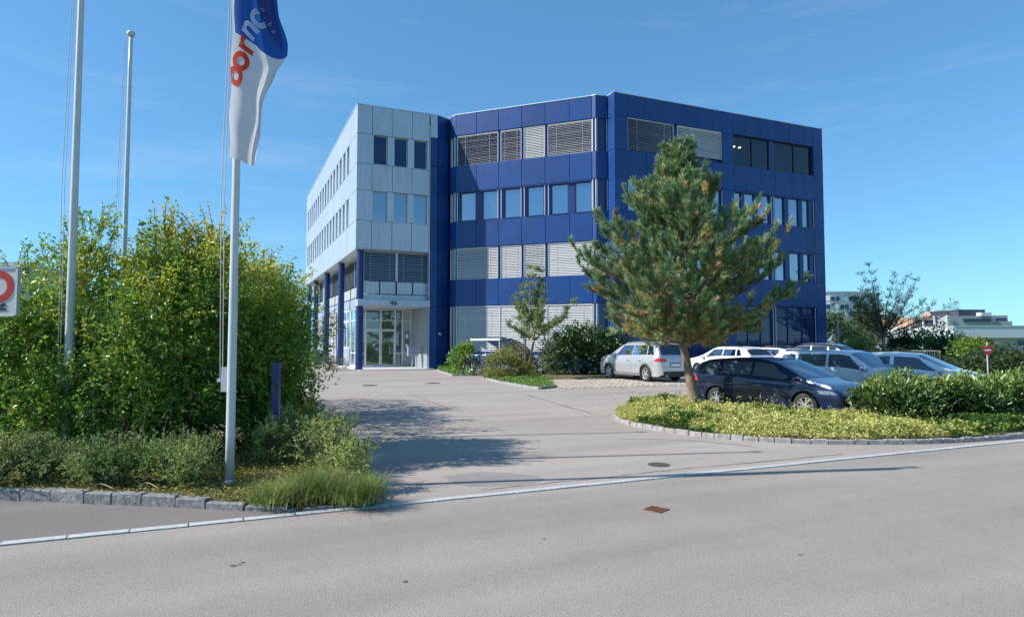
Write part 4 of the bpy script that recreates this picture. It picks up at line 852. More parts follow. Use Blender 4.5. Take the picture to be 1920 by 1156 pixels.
c = Vector(((1040-960)/FPX*34.8, 34.8)); shrub('shrub', 'light green loose shrub between the white bench and the heat pump', 'shrub', [(c.x-.1, c.y, .8, .45, .5, .8), (c.x+.1, c.y, 1.2, .35, .4, .45)], 2600, .12, G_WILL, 331, sh=(18, .4))
c = gnd(612, 694); shrub('lavender_mound', 'round faded lavender cushion beside the navy columns', 'shrub', [(c.x, c.y+.4, .35, 1.05, .7, .5)], 6000, .09, leafmat('lavender_leaf', [(0, (0.156, 0.169, 0.091)), (.6, (0.312, 0.286, 0.169)), (1, (0.429, 0.312, 0.286))], .7, .2), 341, aspect=.15, dirs_out=.9, up=.1, shell=.2, droop=-.6)
# ---------------------------------------------------------------- flagpoles
fp = 'white flagpoles in the left bed'
def flagpole(px, py_, d, h, label, r0=.085, cleat=1.25):
    c = Vector(((px-960)/FPX*d, d)); root = empty('flagpole', label, 'flagpole', (c.x, c.y, .08), 0, fp)
    mb = MB(); n = 12; mb.tube([(0, 0, h*i/n) for i in range(n+1)], [r0*(1-.42*max(0, i/n-.2)) for i in range(n+1)], 20); mb.build('pole', POLEW, root, smooth=True)
    mb = MB(); mb.lathe([(0, h+.1), (.05, h+.09), (.075, h+.05), (.05, h+.0), (0, h)], 14); mb.build('finial', POLEW, root, smooth=True)
    mb = MB(); mb.lathe([(r0*1.9, -.02), (r0*1.9, .02), (r0*1.15, .03), (r0*1.05, .06)], 20); mb.build('base_plate', RAIL, root)
    for dx in (-.135, -.175):
        mb = MB(); mb.tube([(dx*.75, -.02, cleat), (dx, -.01, h*.5), (dx*.65, 0, h-.05)], .005, 4); mb.build('rope', ROPE, root)
    mb = MB(); mb.box((-.17, -.02, cleat-.02), (-r0*.8, .02, cleat+.02)); mb.box((-.12, -.025, cleat-.14), (-r0*.9, .025, cleat+.16)); mb.build('cleat', POLEW, root)
    return root, c
flagpole(131, 0, 9.1, 7.8, 'bare flagpole at the road end of the bed, its top out of the picture', .056)
flagpole(229, 0, 11.5, 7.25, 'bare flagpole behind the shrubs with its knobbed top in view', .047)
pr, pc = flagpole(436.5, 0, 7.95, 7.0, 'flagpole at the kerb carrying the blue and white flag', .053)
# flag: hangs furled from the pole; surface from a swept folded section
FLW = leafmat('flag_white', [(0, (.66, .66, .70)), (1, (.66, .66, .70))], .7, .35, .2); FLB = leafmat('flag_blue', [(0, (.02, .10, .38)), (1, (.02, .10, .38))], .7, .3, .2)
FLD = leafmat('flag_letter_white', [(0, (.45, .55, .75)), (1, (.45, .55, .75))], .7, .3, .2); FLR = leafmat('flag_letter_red', [(0, (.62, .06, .03)), (1, (.62, .06, .03))], .7, .3, .2)
fr = empty('flag', 'furled white and blue flag with red and white letters', 'flag', (pc.x, pc.y, 0))
def plin(T, v):
    for (a, wa), (b, wb) in zip(T, T[1:]):
        if v <= b: t = max(0, v-a)/(b-a); t = t*t*(3-2*t)*.5+t*.5; return wa+(wb-wa)*t
    return T[-1][1]
def fcurve(v):    # section at height v (0 bottom, 1 top): front hem, fold line, far edge
    return -.048, plin([(0, .19), (.12, .22), (.29, .262), (.46, .295), (.53, .26), (.6, .24), (.8, .2), (1.2, .15)], v), plin([(0, .235), (.15, .27), (.29, .32), (.42, .46), (.5, .60), (.55, .60), (.72, .49), (1, .4), (1.2, .35)], v)
FZ0, FZ1 = 4.07, 6.60
def fpos(u, v):   # u 0..1 front lobe (hem->mid fold), 1..2 from the mid fold out to the far edge
    e0, mid, W = fcurve(v); z = FZ0+(FZ1-FZ0)*v
    if u <= 1: x = e0+(mid-e0)*u; y = -.10-.035*math.sin(u*PI)*(1+.3*math.sin(v*7))+.05*u; z -= .10*u*(1-v)
    else:
        q = u-1; x = mid+(W-mid)*q; y = -.05+.10*math.sin(q*PI*.9)+.06*q+.02*math.sin(v*9+q*4); z += (-.10+.5*q*q*(1-v)*.9)*(1-v)
    x += .012*math.sin(v*23+u*3)*(1-v*.4); return Vector((x, y, z))
def flag_part(name, u0, u1, vf0, vf1, m, nu=14, nv=44, off=0.):
    mb = MB(); mb.grid(lambda a, b: fpos(u0+(u1-u0)*a, vf0(u0+(u1-u0)*a)+(vf1(u0+(u1-u0)*a)-vf0(u0+(u1-u0)*a))*b)+Vector((0, off, 0)), nu, nv); return mb.build(name, m, fr, smooth=True)
vb = lambda u: .622-.05*u if u <= 1 else .572-.072*min(1, (u-1))**.6
flag_part('white_cloth', 0, 2, lambda u: 0, vb, FLW, 30); flag_part('blue_cloth', .12, 2, vb, lambda u: 1.08, FLB, 28)
flag_part('white_cloth', 0, .12, vb, lambda u: 1.08, FLW, 3)
e1 = lambda u: max(vb(u)+.02, 1.0-.27*(u-1.0)) if u > 1 else 1.08
flag_part('blue_fold', 1.1, 1.75, lambda u: .76-.31*(u-1.1), lambda u: 1.08, mat('flag_dark_blue', (.012, .03, .17), .7), 12, 20, off=-.03)
def flag_text(ch, cu, cv, size, m, rot=-90, flipx=False, off=-.008, su=1.):
    me = text_mesh(ch, 1., 0, bold=.03); a = R(rot); vs = [v.co.copy() for v in me.vertices]
    bm_ = __import__('bmesh').new(); bm_.from_mesh(me); __import__('bmesh').ops.triangulate(bm_, faces=bm_.faces); __import__('bmesh').ops.subdivide_edges(bm_, edges=bm_.edges, cuts=2, use_grid_fill=True)
    for v in bm_.verts:
        x, y = v.co.x*(-1 if flipx else 1), v.co.y; x, y = x*math.cos(a)-y*math.sin(a), x*math.sin(a)+y*math.cos(a)
        v.co = fpos(max(0, cu+x*size/.26*su), cv+y*size/(FZ1-FZ0))+Vector((0, off, 0))
    bm_.to_mesh(me); bm_.free(); me.materials.clear(); me.materials.append(m); o = link('letter', me, fr); return o
flag_text('r', .52, .562, .47, FLR, 68, su=.6); flag_text('o', .30, .478, .47, FLR, 84, su=.6); flag_text('o', .12, .40, .47, FLR, 88, su=.6)
flag_text('n', .72, .648, .44, FLD, 58, su=.62); flag_text('c', 1.0, .712, .44, FLD, 50, su=.62)
for i, ch in enumerate('n.dn'): flag_text(ch, 1.28+i*.1, .76-i*.035, .09, mat('flag_small_letter', (.1, .18, .5), .7), -60, True, off=-.045, su=.8)
# navy post and white sign
c = Vector(((520-960)/FPX*9.7, 9.7)); o = empty('post', 'square navy metal post standing in the bed before the shaded shrubs', 'post', (c.x, c.y, .05)); MB().box((-.052, -.045, 0), (.052, .045, 1.42)).build('shaft', NAVYD, o); MB().box((-.057, -.05, 1.42), (.057, .05, 1.44)).build('cap', NAVYD, o)
sd = 8.3; sx = lambda px: (px-960)/FPX*sd; so = empty('sign', 'white board with a red ring, partly hidden by leaves at the picture edge', 'sign', (sx(-30), sd, 0))
w0, w1 = sx(-88)-sx(-30), sx(29)-sx(-30); z0, z1 = 1.8+50/FPX*sd, 1.8+137/FPX*sd
MB().box((w0, -.02, z0), (w1, .02, z1)).build('board', mat('sign_grey', (.55, .54, .52), .6), so)
for a, b in (((w0, -.03, z0-.02), (w1, .03, z0)), ((w0, -.03, z1), (w1, .03, z1+.02)), ((w1, -.03, z0), (w1+.025, .03, z1))): MB().box(a, b).build('frame', RAIL, so)
mb = MB(); M = Matrix.Translation((sx(-4)-sx(-30), -.022, 1.8+103/FPX*sd)) @ Matrix.Rotation(PI/2, 4, 'X'); mb.lathe([(.118, 0), (.205, 0), (.205, .004), (.118, .004)], 40, M, close=True); mb.build('red_ring', mat('sign_red', (.5, .02, .015), .5), so)
tm = text_mesh('at', .17, .002, bold=.006); tm.materials.append(BLACKP); o = link('lettering', tm, so); o.location = (sx(2)-sx(-30), -.024, 1.8+66/FPX*sd); o.rotation_euler = (PI/2, 0, 0)
for x_ in (w0+.1,): MB().tube([(x_, .05, 0), (x_, .05, z1)], .03, 8).build('post', RAIL, so)
# ---------------------------------------------------------------- bicycles, shelter and small things by the bay
b0 = Vector((-.62, 34.5)); dW = Vector((WX.x, WX.y)); dE = Vector((EX.x, EX.y)); L_ = 4.5
she = abs_empty('bicycle_shelter', 'bicycle shelter with curved ribs and clear roof before the blinds', 'shelter', (b0.x, b0.y, 0))
def S(s, d, z): v = b0+dW*s+dE*d; return (v.x, v.y, z)
mb = MB(); mb.hexa([S(-.1, -.08, 1.86), S(L_, -.08, 1.86), S(L_, .08, 1.86), S(-.1, .08, 1.86), S(-.1, -.08, 1.98), S(L_, -.08, 1.98), S(L_, .08, 1.98), S(-.1, .08, 1.98)]); part(mb, 'beam', POLEW, she)
for s in (.1, L_-.15): mb = MB(); mb.tube([S(s, 0, 0), S(s, 0, 1.86)], .04, 10); part(mb, 'post', POLEW, she)
def arc(s, k=12): return [S(s, 2.2*math.sin(PI/2*i/k)**1.0, 2.0*math.cos(PI/2*i/k)**.85 if i < k else 0) for i in range(k+1)]
for j in range(6): mb = MB(); mb.tube(arc(L_*j/5), .028, 6); part(mb, 'rib', mat('grey_rib', (.12, .14, .17), .4), she)
for j in range(5):
    mb = MB(); a, b = arc(L_*j/5+.04), arc(L_*(j+1)/5-.04); mb.add(a+b, [(i, i+1, i+14, i+13) for i in range(11)]); mb.v = [(x, y, z+.03) for x, y, z in mb.v]; part(mb, 'roof_sheet', glassmat('poly_sheet', (.3, .4, .5), .02, clear=.88, rough=.1) if 'poly_sheet' not in MATS else MATS['poly_sheet'], she)
def bicycle(fm, label):
    o = empty('bicycle', label, 'bicycle', (0, 0, 0), 0, 'bicycles parked under the shelter')
    for x in (-.52, .54):
        M = Matrix.Translation((x, 0, .34)) @ Matrix.Rotation(PI/2, 4, 'X'); mb = MB(); mb.lathe([(.335, -.018), (.345, 0), (.335, .018), (.305, .016), (.305, -.016)], 28, M, close=True); w_ = mb.build('wheel', TYRE, o)
        mb = MB(); mb.lathe([(.306, -.01), (.306, .01), (.292, .01), (.292, -.01)], 28, M, close=True)
        for k in range(12): a = PI*k/6; mb.tube([(x, 0, .34), (x+.3*math.cos(a), 0, .34+.3*math.sin(a))], .0022, 3, cap=False)
        mb.build('rim', RAIL, w_)
        mb = MB(); mb.grid(lambda u, v, x=x: (x-.37*math.cos(R(20)+u*R(150)), (v-.5)*.06, .34+.37*math.sin(R(20)+u*R(150))), 10, 1); mb.build('mudguard', BLACKP, o)
    mb = MB(); bb = (-.08, 0, .3); st = (-.2, 0, .78); hd = (.36, 0, .82); h2 = (.4, 0, .68)
    for a, b, r_ in ((bb, st, .017), (st, hd, .015), (bb, h2, .02), ((-.52, 0, .34), bb, .011), ((-.52, 0, .34), st, .01), (hd, h2, .02), (h2, (.54, 0, .34), .014)): mb.tube([a, b], r_, 7)
    mb.build('frame', fm, o); mb = MB(); mb.tube([st, (-.24, 0, .93)], .012, 6); mb.tube([hd, (.33, 0, .98)], .013, 6); mb.build('seatpost', RAIL, o)
    mb = MB(); mb.add([(-.38, -.08, .95), (-.38, .08, .95), (-.1, .02, .95), (-.1, -.02, .95), (-.36, -.06, .99), (-.36, .06, .99), (-.11, .015, .975), (-.11, -.015, .975)], [(0, 1, 2, 3), (7, 6, 5, 4), (0, 4, 5, 1), (1, 5, 6, 2), (2, 6, 7, 3), (3, 7, 4, 0)]); mb.build('saddle', BLACKP, o)
    mb = MB(); mb.tube([(.2, -.28, 1.0), (.3, -.2, 1.02), (.34, 0, 1.0), (.3, .2, 1.02), (.2, .28, 1.0)], .012, 6); mb.build('handlebar', RAIL, o)
    mb = MB(); mb.box((-.72, -.07, .7), (-.36, .07, .72)); mb.tube([(-.52, .05, .34), (-.6, .06, .7)], .005, 4); mb.tube([(-.52, -.05, .34), (-.6, -.06, .7)], .005, 4); mb.build('carrier', BLACKP, o)
    MB().box((-.75, -.04, .66), (-.72, .04, .71)).build('rear_lamp', REDL, o)
    mb = MB(); mb.tube([(-.08, -.08, .3), (-.08, .08, .3)], .02, 6); mb.tube([(-.08, .09, .3), (-.02, .1, .15)], .01, 4); mb.box((-.06, .08, .13), (.03, .16, .16)); mb.build('crank', RAIL, o); return o
bks = [(884, 704, 0, 'black bicycle with red rear lamp, nearest to the small green shrub'), (900, 704, 1, 'dark bicycle second from the shelter post'), (916, 702, 2, 'blue bicycle half hidden by the rounded shrub'), (972, 702, 0, 'dark bicycle right of the rounded shrub, under the ribs'), (985, 700, 1, 'bicycle beside the stake of the slim tree')]
fms = [mat('bike_black', (.02, .02, .025), .3), mat('bike_dark', (.035, .04, .06), .3), mat('bike_blue', (.02, .06, .2), .3)]
for i, (px, py, k, lab) in enumerate(bks):
    o = bicycle(fms[k], lab); c = gnd(px, py); o.location = (c.x, c.y+.5, 0); o.rotation_euler = (0, R(-3), R(62+7*i % 11)); o.scale = (1.05,)*3
c = gnd(1004, 696); hp = empty('heat_pump', 'grey heat pump unit with round fan grille on the pale plinth', 'heat pump', (c.x, c.y, 0), AZ-PI/4)
MB().box((-.42, 0, .1), (.42, .35, .85)).build('casing', mat('unit_grey', (.33, .34, .35), .5), hp); mb = MB()
for k in range(12): mb.box((-.34, -.012, .16+k*.055), (.34, 0, .185+k*.055))
mb.build('grille', mat('unit_dark', (.15, .16, .17), .5), hp); MB().lathe([(0, 0), (.09, 0), (.09, .01), (0, .01)], 16, Matrix.Translation((0, -.014, .48)) @ Matrix.Rotation(PI/2, 4, 'X')).build('badge', PLATE, hp)
pw = facade(6.3+.707*3.6, -.35-.707*3.6, 1, -1); wl_ = MB(); wl_.fbox(pw, 0, 3.2, .35, .5, 0, .95); o = wl_.build('plinth_wall', PALE2); tag(o, 'low pale wall behind the heat pump under the blinds', 'wall')
c = gnd(1050, 697); gt = empty('garden_table', 'small white table between the loose shrub and the dark laurel', 'table', (c.x, c.y, 0)); MB().box((-.35, -.25, .5), (.35, .25, .54)).build('table_top', PLATE, gt)
for x_ in (-.28, .28):
    for y_ in (-.2, .2): MB().tube([(x_, y_, 0), (x_, y_, .5)], .015, 6).build('leg', PLATE, gt)
# ---------------------------------------------------------------- cars
def interp(T, x):
    if x <= T[0][0]: return T[0][1]
    for (a, va), (b, vb_) in zip(T, T[1:]):
        if x <= b: t = (x-a)/(b-a); return va+(vb_-va)*t
    return T[-1][1]
def smooth(T, n=3, w=.09):
    return lambda x: sum(interp(T, x+w*k/n) for k in range(-n, n+1))/(2*n+1)
def smooth2(T, w=.09):
    f = smooth(T, 3, w); return f
class Car:
    def __init__(s, top, belt, L, W, hubs, r, sill=.24, tum=.42, sm=.07):
        s.L, s.W, s.hubs, s.r, s.sill, s.tum = L, W, hubs, r, sill, tum; s.top_ = smooth(top, 3, sm); s.belt_ = smooth(belt, 3, .1)
    def top(s, x): return s.top_(x)
    def belt(s, x): return min(s.belt_(x), s.top(x)-.045)
    def plan(s, x):
        t = abs(x)/(s.L/2); return s.W/2*(1-.028*t*t-.22*max(0, (t-.86)/.14)**2.4)
    def bot(s, x):
        z = s.sill+.0*abs(x)
        for h in s.hubs:
            R_ = s.r+.055; d = x-h
            if abs(d) < R_: z = max(z, s.r+math.sqrt(R_*R_-d*d)*.97)
        e_ = abs(x)-(s.L/2-.18)
        if e_ > 0: z = max(z, s.sill+e_*.5)
        return z
    def ys(s, x, z):     # half width of the body side at height z
        b = s.belt(x); w = s.plan(x); k = (z-.2)/(max(b, .6)-.2)
        y = w*(.945+.075*math.sin(min(1, max(0, k))*PI*.62)-.03*max(0, k-.75)*2)
        if z > b: y = w*(.945+.075*math.sin(PI*.62)-.015)-.02-(z-b)*s.tum
        return y
    def rail(s, x): b = s.belt(x); t = s.top(x); return b+(t-b)*.84-.012*(t-b > .15)
    def zt(s, x, y):     # roof / bonnet height at y
        yr = s.ys(x, s.rail(x)); zr = s.rail(x); q = min(1, abs(y)/yr); return zr+(s.top(x)-zr)*math.sqrt(max(0, 1-q**2.6))
    def section(s, x):
        P = []; zb = s.bot(x); b = s.belt(x); zb = min(zb, b-.03)
        for i in range(8): z = zb+(b-zb)*i/7; P.append((s.ys(x, z-1e-5), z))
        zr = s.rail(x)
        for i in range(1, 5): z = b+(zr-b)*i/4; P.append((s.ys(x, z+1e-5), z))
        yr = P[-1][0]
        for i in range(1, 8): y = yr*math.cos(PI/2*i/7); P.append((y, s.zt(x, y)))
        return P
    def body(s):
        xs = set(-s.L/2+s.L*i/88 for i in range(89))
        for h in s.hubs:
            for k in range(-10, 11): xs.add(h+(s.r+.055)*math.sin(PI/2*k/10)); 
            xs.add(h-s.r-.0551); xs.add(h+s.r+.0551)
        xs = sorted(xs); mb = MB(); vs = []; n = None
        for x in xs:
            S_ = s.section(x); full = [(y, z) for y, z in S_]+[(-y, z) for y, z in S_[-2::-1]]; n = len(full); vs += [(x, y, z) for y, z in full]
        fs = [(i*n+j, i*n+j+1, (i+1)*n+j+1, (i+1)*n+j) for i in range(len(xs)-1) for j in range(n-1)]
        fs += [tuple(range(n-1, -1, -1)), tuple(range((len(xs)-1)*n, len(xs)*n))]
        return mb.add(vs, fs)
    def side(s, sg, xb0, xb1, xt0, xt1, zb, zt, off=.006, nu=10, nv=4):
        zf = (lambda x: zb) if not callable(zb) else zb; tf = (lambda x: zt) if not callable(zt) else zt
        def fn(u, v):
            x = (xb0+(xb1-xb0)*u)*(1-v)+(xt0+(xt1-xt0)*u)*v; z = zf(x)*(1-v)+tf(x)*v; return (x, sg*(s.ys(x, z)+off), z)
        return MB().grid(fn, nu, nv)
    def over(s, x0, x1, v0, v1, off=.006, nu=10, nv=12):     # patch on top surface; v is fraction of roof-rail half width
        def fn(u, v):
            x = x0+(x1-x0)*u; y = s.ys(x, s.rail(x))*(v0+(v1-v0)*v); 
            nx = -(s.top(x+.02)-s.top(x-.02))/.04; l_ = math.hypot(1, nx); return (x+off*nx/l_, y, s.zt(x, y)+off/l_)
        return MB().grid(fn, nu, nv)
def wheel_mesh(r, spokes, dark=False):
    M = Matrix.Rotation(PI/2, 4, 'X'); w = .105
    t = MB().lathe([(r*.66, -w), (r*.9, -w), (r*.975, -w*.8), (r, -w*.45), (r, w*.45), (r*.975, w*.8), (r*.9, w), (r*.66, w)], 36, M).mesh('wheel', TYRE, True)
    mb = MB(); mb.lathe([(r*.66, w), (r*.70, w*.98), (r*.66, w*.88), (r*.60, w*.85), (r*.58, -w*.3)], 36, M); ri = r*.62
    for k in range(spokes):
        a = 2*PI*k/spokes
        for da in (-.16, .16):
            d0 = Vector((math.cos(a+da*.4), 0, math.sin(a+da*.4))); d1 = Vector((math.cos(a+da*1.5), 0, math.sin(a+da*1.5))); n = Vector((-math.sin(a), 0, math.cos(a)))
            p, q = d0*r*.1, d1*ri; wd = r*.05; y0, y1 = -w*.9, -w*.55
            mb.hexa([p-n*wd+Vector((0, y1, 0)), q-n*wd*.8+Vector((0, y1, 0)), q-n*wd*.8+Vector((0, y0, 0)), p-n*wd+Vector((0, y0, 0)), p+n*wd+Vector((0, y1, 0)), q+n*wd*.8+Vector((0, y1, 0)), q+n*wd*.8+Vector((0, y0, 0)), p+n*wd+Vector((0, y0, 0))])
    mb.lathe([(0, w*.93), (r*.13, w*.9), (r*.15, w*.6)], 16, M); rm = mb.mesh('rim', RIM)
    dk = MB().lathe([(0, w*.1), (r*.6, w*.1)], 24, M).mesh('brake_disc', BLACKP)
    return t, rm, dk
def seam(c, sg, x, z0, z1, dx=0): return c.side(sg, x-.005, x+.005, x-.005+dx, x+.005+dx, z0, z1, .0025, 1, 8)
def make_car(name, label, paint, top, belt, L, W, hubs, r, loc, head, scale=1., spokes=5, glass=None, wind=(), wins=(), ws=None, rw=None, seams=(), cladding=None, rails=None, lampf=None, lampr=None, chrome_line=None, plate_r=None, roofm=None, grille=None, group='cars parked beside the office building', tum=.42, mirror=None, extra=None, wheel_k=1., darkrim=False, sm=.07, glassm=None):
    g = glassm or CARGLASS; o = empty(name, label, 'car', (loc[0], loc[1], .005), head, group); o.scale = (scale,)*3
    c = Car(top, belt, L, W, hubs, r, tum=tum, sm=sm); c.body().build('body', paint, o, smooth=True, auto=True)
    mb = MB(); mb.box((-L/2+.25, -W/2+.16, .2), (L/2-.25, W/2-.16, .62)); mb.build('underbody', BLACKP, o)
    t, rm, dk = wheel_mesh(r, spokes)
    for h in hubs:
        for sg in (-1, 1):
            w_ = link('wheel', t, o); w_.location = (h, sg*(W/2-.125), r); w_.rotation_euler = (0, random.uniform(0, 1), 0 if sg < 0 else PI)
            link('rim', rm, w_); link('brake_disc', dk, w_)
            mb = MB(); a0, a1 = R(8), R(172)
            mb.grid(lambda u, v: (h+(r+.05)*math.cos(a0+(a1-a0)*u), sg*(W/2-.30+.235*v), r+(r+.05)*math.sin(a0+(a1-a0)*u)), 16, 1); mb.build('wheel_arch', BLACKP, o)
            if cladding:
                mb = MB(); mb.grid(lambda u, v: (h+(r+.05+.06*v)*math.cos(PI*u), sg*(c.ys(h+(r+.06)*math.cos(PI*u), r+(r+.06)*math.sin(PI*u)*.95)+.012), r+(r+.05+.06*v)*math.sin(PI*u)), 20, 1); mb.build('arch_trim', cladding, o)
    if cladding:
        for sg in (-1, 1): c.side(sg, hubs[1]+r+.06, hubs[0]-r-.06, hubs[1]+r+.06, hubs[0]-r-.06, .24, .36, .012).build('sill_trim', cladding, o)
    for w_ in wins:
        for sg in (-1, 1): c.side(sg, *w_[:4], lambda x: c.belt(x)+.035, lambda x: c.rail(x)-.018, .005, 14, 5).build('side_window', g, o, smooth=True)
    if ws: c.over(ws[0], ws[1], -.93, .93, .006, 12, 14).build('windscreen', g, o, smooth=True)
    if rw: c.over(rw[0], rw[1], -.86, .86, .006, 8, 12).build('rear_window', g, o, smooth=True)
    if roofm: c.over(roofm[0], roofm[1], -.97, .97, .004, 20, 12).build('roof_panel', roofm[2], o, smooth=True)
    for q in seams:
        for sg in (-1, 1): seam(c, sg, q[0], q[1], q[2], q[3] if len(q) > 3 else 0).build('door_gap', BLACKP, o)
        if len(q) < 5:
            pass
    hz = belt[len(belt)//2][1]-.13
    for q in seams[:2]:
        for sg in (-1, 1):
            x = q[0]+.12; y = c.ys(x, hz); mb = MB(); mb.tube([(x, sg*(y-.01), hz), (x+.03, sg*(y+.035), hz), (x+.17, sg*(y+.035), hz+.005), (x+.2, sg*(y-.01), hz+.005)], .013, 6); mb.build('door_handle', paint if not chrome_line else CHROME, o)
    if chrome_line:
        x0, x1 = chrome_line
        for sg in (-1, 1): c.side(sg, x0, x1, x0, x1, lambda x: c.belt(x)+.008, lambda x: c.belt(x)+.034, .011, 30, 1).build('trim_strip', POLEW, o)
    if rails:
        for sg in (-1, 1):
            x0, x1, m_, hgt = rails; pts = []
            for k in range(13):
                x = x0+(x1-x0)*k/12; pts.append((x, sg*(c.ys(x, c.rail(x))-.06), c.zt(x, c.ys(x, c.rail(x))-.06)+hgt*math.sin(PI*min(1, max(0, k/12)))**.25))
            MB().tube(pts, .018, 6).build('roof_rail', m_, o)
    if mirror is not None:
        mx, mz, mm = mirror
        for sg in (-1, 1):
            y = c.ys(mx, mz); M = Matrix.Translation((mx+.02, sg*(y+.13), mz+.03)) @ Matrix.Diagonal((.085, .125, .085, 1)); mb = MB(); mb.lathe([(math.cos(a)*1., math.sin(a)) for a in np.linspace(-PI/2, PI/2, 9)], 14, M); mo = mb.build('mirror', mm, o, smooth=True)
            mb = MB(); mb.hexa([(mx-.02, sg*(y-.02), mz-.06), (mx+.05, sg*(y-.02), mz-.06), (mx+.05, sg*(y+.08), mz-.01), (mx-.02, sg*(y+.08), mz-.01), (mx-.02, sg*(y-.02), mz-.03), (mx+.05, sg*(y-.02), mz-.03), (mx+.05, sg*(y+.08), mz+.02), (mx-.02, sg*(y+.08), mz+.02)]); mb.build('mirror_foot', BLACKP, o)
    if lampf:
        for sg in (-1, 1): c.side(sg, *lampf, .009, 8, 3).build('headlight', HEADL, o, smooth=True)
    if lampr:
        for sg in (-1, 1): c.side(sg, *lampr[0], .012, 8, 3).build('tail_light', REDL, o, smooth=True)
        z0, z1, y0, y1 = lampr[1]; xr = -L/2-.004
        for sg in (-1, 1): MB().hexa([(xr-.012, sg*y0, z0), (xr-.012, sg*y1, z0), (xr+.06, sg*y1, z0), (xr+.06, sg*y0, z0), (xr-.012, sg*y0, z1), (xr-.012, sg*y1, z1), (xr+.06, sg*y1, z1), (xr+.06, sg*y0, z1)]).build('tail_light', REDL, o)
    if plate_r:
        xr = -L/2-.012; z = plate_r; MB().box((xr-.004, -.26, z-.06), (xr+.02, .26, z+.06)).build('number_plate', PLATE, o); MB().box((xr+.003, -.3, z-.09), (xr+.03, .3, z+.1)).build('plate_recess', BLACKP, o)
        MB().box((xr-.008, -W/2+.25, .27), (xr+.07, W/2-.25, .46)).build('bumper_trim', BLACKP, o)
    if grille:
        xf = L/2; MB().box((xf-.05, -.5, grille[0]), (xf+.008, .5, grille[1])).build('grille', BLACKP, o)
        for k in range(3): MB().box((xf-.02, -.48, grille[0]+.03+k*.05), (xf+.014, .48, grille[0]+.04+k*.05)).build('grille_bar', CHROME, o)
        MB().box((xf, -.26, .42), (xf+.02, .26, .53)).build('number_plate', PLATE, o)
    if extra: extra(c, o)
    return o, c
SILVER = mat('silver_paint', (.52, .53, .56), .28, metal=.45, coat=.6); WHITEP = mat('white_paint', (.80, .80, .80), .3, coat=.8); WHITEQ = mat('white_metallic_paint', (.80, .81, .83), .28, coat=.8)
DKBLUE = mat('dark_blue_paint', (.016, .03, .085), .25, metal=.35, coat=1.); BLACKC = mat('black_paint', (.01, .01, .013), .2, coat=1.); CGL = glassmat('car_glass_light', (.07, .11, .15), .16, rough=.02); GREYC = mat('grey_cladding', (.16, .165, .175), .5)
def place(fr, rr, wheelbase_mid=0):
    f = Vector(fr); r_ = Vector(rr); d = (f-r_).normalized(); return math.atan2(d.y, d.x), d, Vector((-d.y, d.x))
# silver car: near side is its left; front points away
hd, d, n = place((4.77, 31.6), (6.03, 29.1)); W = 1.84
ctr = Vector((6.03, 29.1))+d*1.40-n*(W/2-.1)
suv_top = [(-2.35, .70), (-2.32, 1.02), (-2.26, 1.12), (-1.98, 1.60), (-1.7, 1.665), (-.6, 1.69), (.25, 1.67), (.6, 1.60), (1.28, 1.17), (1.4, 1.13), (1.9, 1.06), (2.22, .93), (2.33, .72), (2.35, .6)]
suv_belt = [(-2.35, 1.06), (-1.2, 1.04), (0, 1.01), (1.2, .98), (2.35, .80)]
def suv_extra(c, o):
    MB().box((-2.362, -.62, .98), (-2.33, .62, 1.0)).build('tailgate_strip', CHROME, o)
    for y in (-.5, .5): MB().tube([(-2.40, y, .28), (-2.3, y, .28)], .035, 8).build('exhaust', CHROME, o)
    MB().box((-2.10, -.6, 1.60), (-1.95, .6, 1.635)).build('rear_spoiler', SILVER, o)
    for k in range(7): MB().box((-2.369, -.09+k*.045, .97), (-2.36, -.065+k*.045, .995)).build('letter', CHROME, o) if k < 0 else None
so_, _ = make_car('silver_suv', 'silver SUV with roof rails parked beside the dark laurel', SILVER, suv_top, suv_belt, 4.7, W, (1.395, -1.395), .345, (ctr.x, ctr.y), hd, wins=((-1.98, -1.5, -1.72, -1.42), (-1.44, -.42, -1.36, -.42), (-.36, .98, -.36, .42)), ws=(.55, 1.22), rw=(-2.25, -2.0), seams=((-.39, .32, 1.0), (-1.25, .42, 1.0), (.86, .32, .98, .05)), cladding=GREYC, rails=(-1.75, .35, SILVER, .045), lampf=(1.9, 2.2, 1.85, 2.2, .76, .88), lampr=((-2.3, -2.0, -2.3, -2.14, .87, 1.0), (.86, .99, .5, .86)), chrome_line=(-1.9, 1.0), plate_r=.72, mirror=(.92, 1.05, SILVER), extra=suv_extra, spokes=5); so_.scale = (1.0, 1.0, 1.06)
# the white car two bays along
ctr2 = Vector((10.9, 31.3))+d*1.35-n*.8
make_car('white_suv', 'white car with black rear window parked right of the pine trunk', WHITEP, [(-2.2, .66), (-2.17, 1.0), (-2.05, 1.15), (-1.72, 1.46), (-1.4, 1.52), (-.3, 1.56), (.35, 1.52), (1.15, 1.08), (1.3, 1.04), (1.95, .92), (2.17, .72), (2.2, .55)], [(-2.2, 1.06), (-1, 1.01), (1.2, .95), (2.2, .78)], 4.4, 1.83, (1.33, -1.3), .34, (ctr2.x, ctr2.y), hd, wins=((-1.62, -1.28, -1.42, -1.22), (-1.2, -.38, -1.14, -.38), (-.32, .9, -.32, .35)), ws=(.45, 1.1), rw=(-2.05, -1.74), seams=((-.35, .32, .98), (-1.15, .42, 1.0)), lampr=((-2.15, -1.85, -2.15, -1.95, .86, .97), (.85, .96, .5, .85)), plate_r=.68, mirror=(.85, 1.0, WHITEP), rails=(-1.5, .25, WHITEP, .03))
ctr3 = Vector((13.3, 32.7))+d*1.3-n*.8
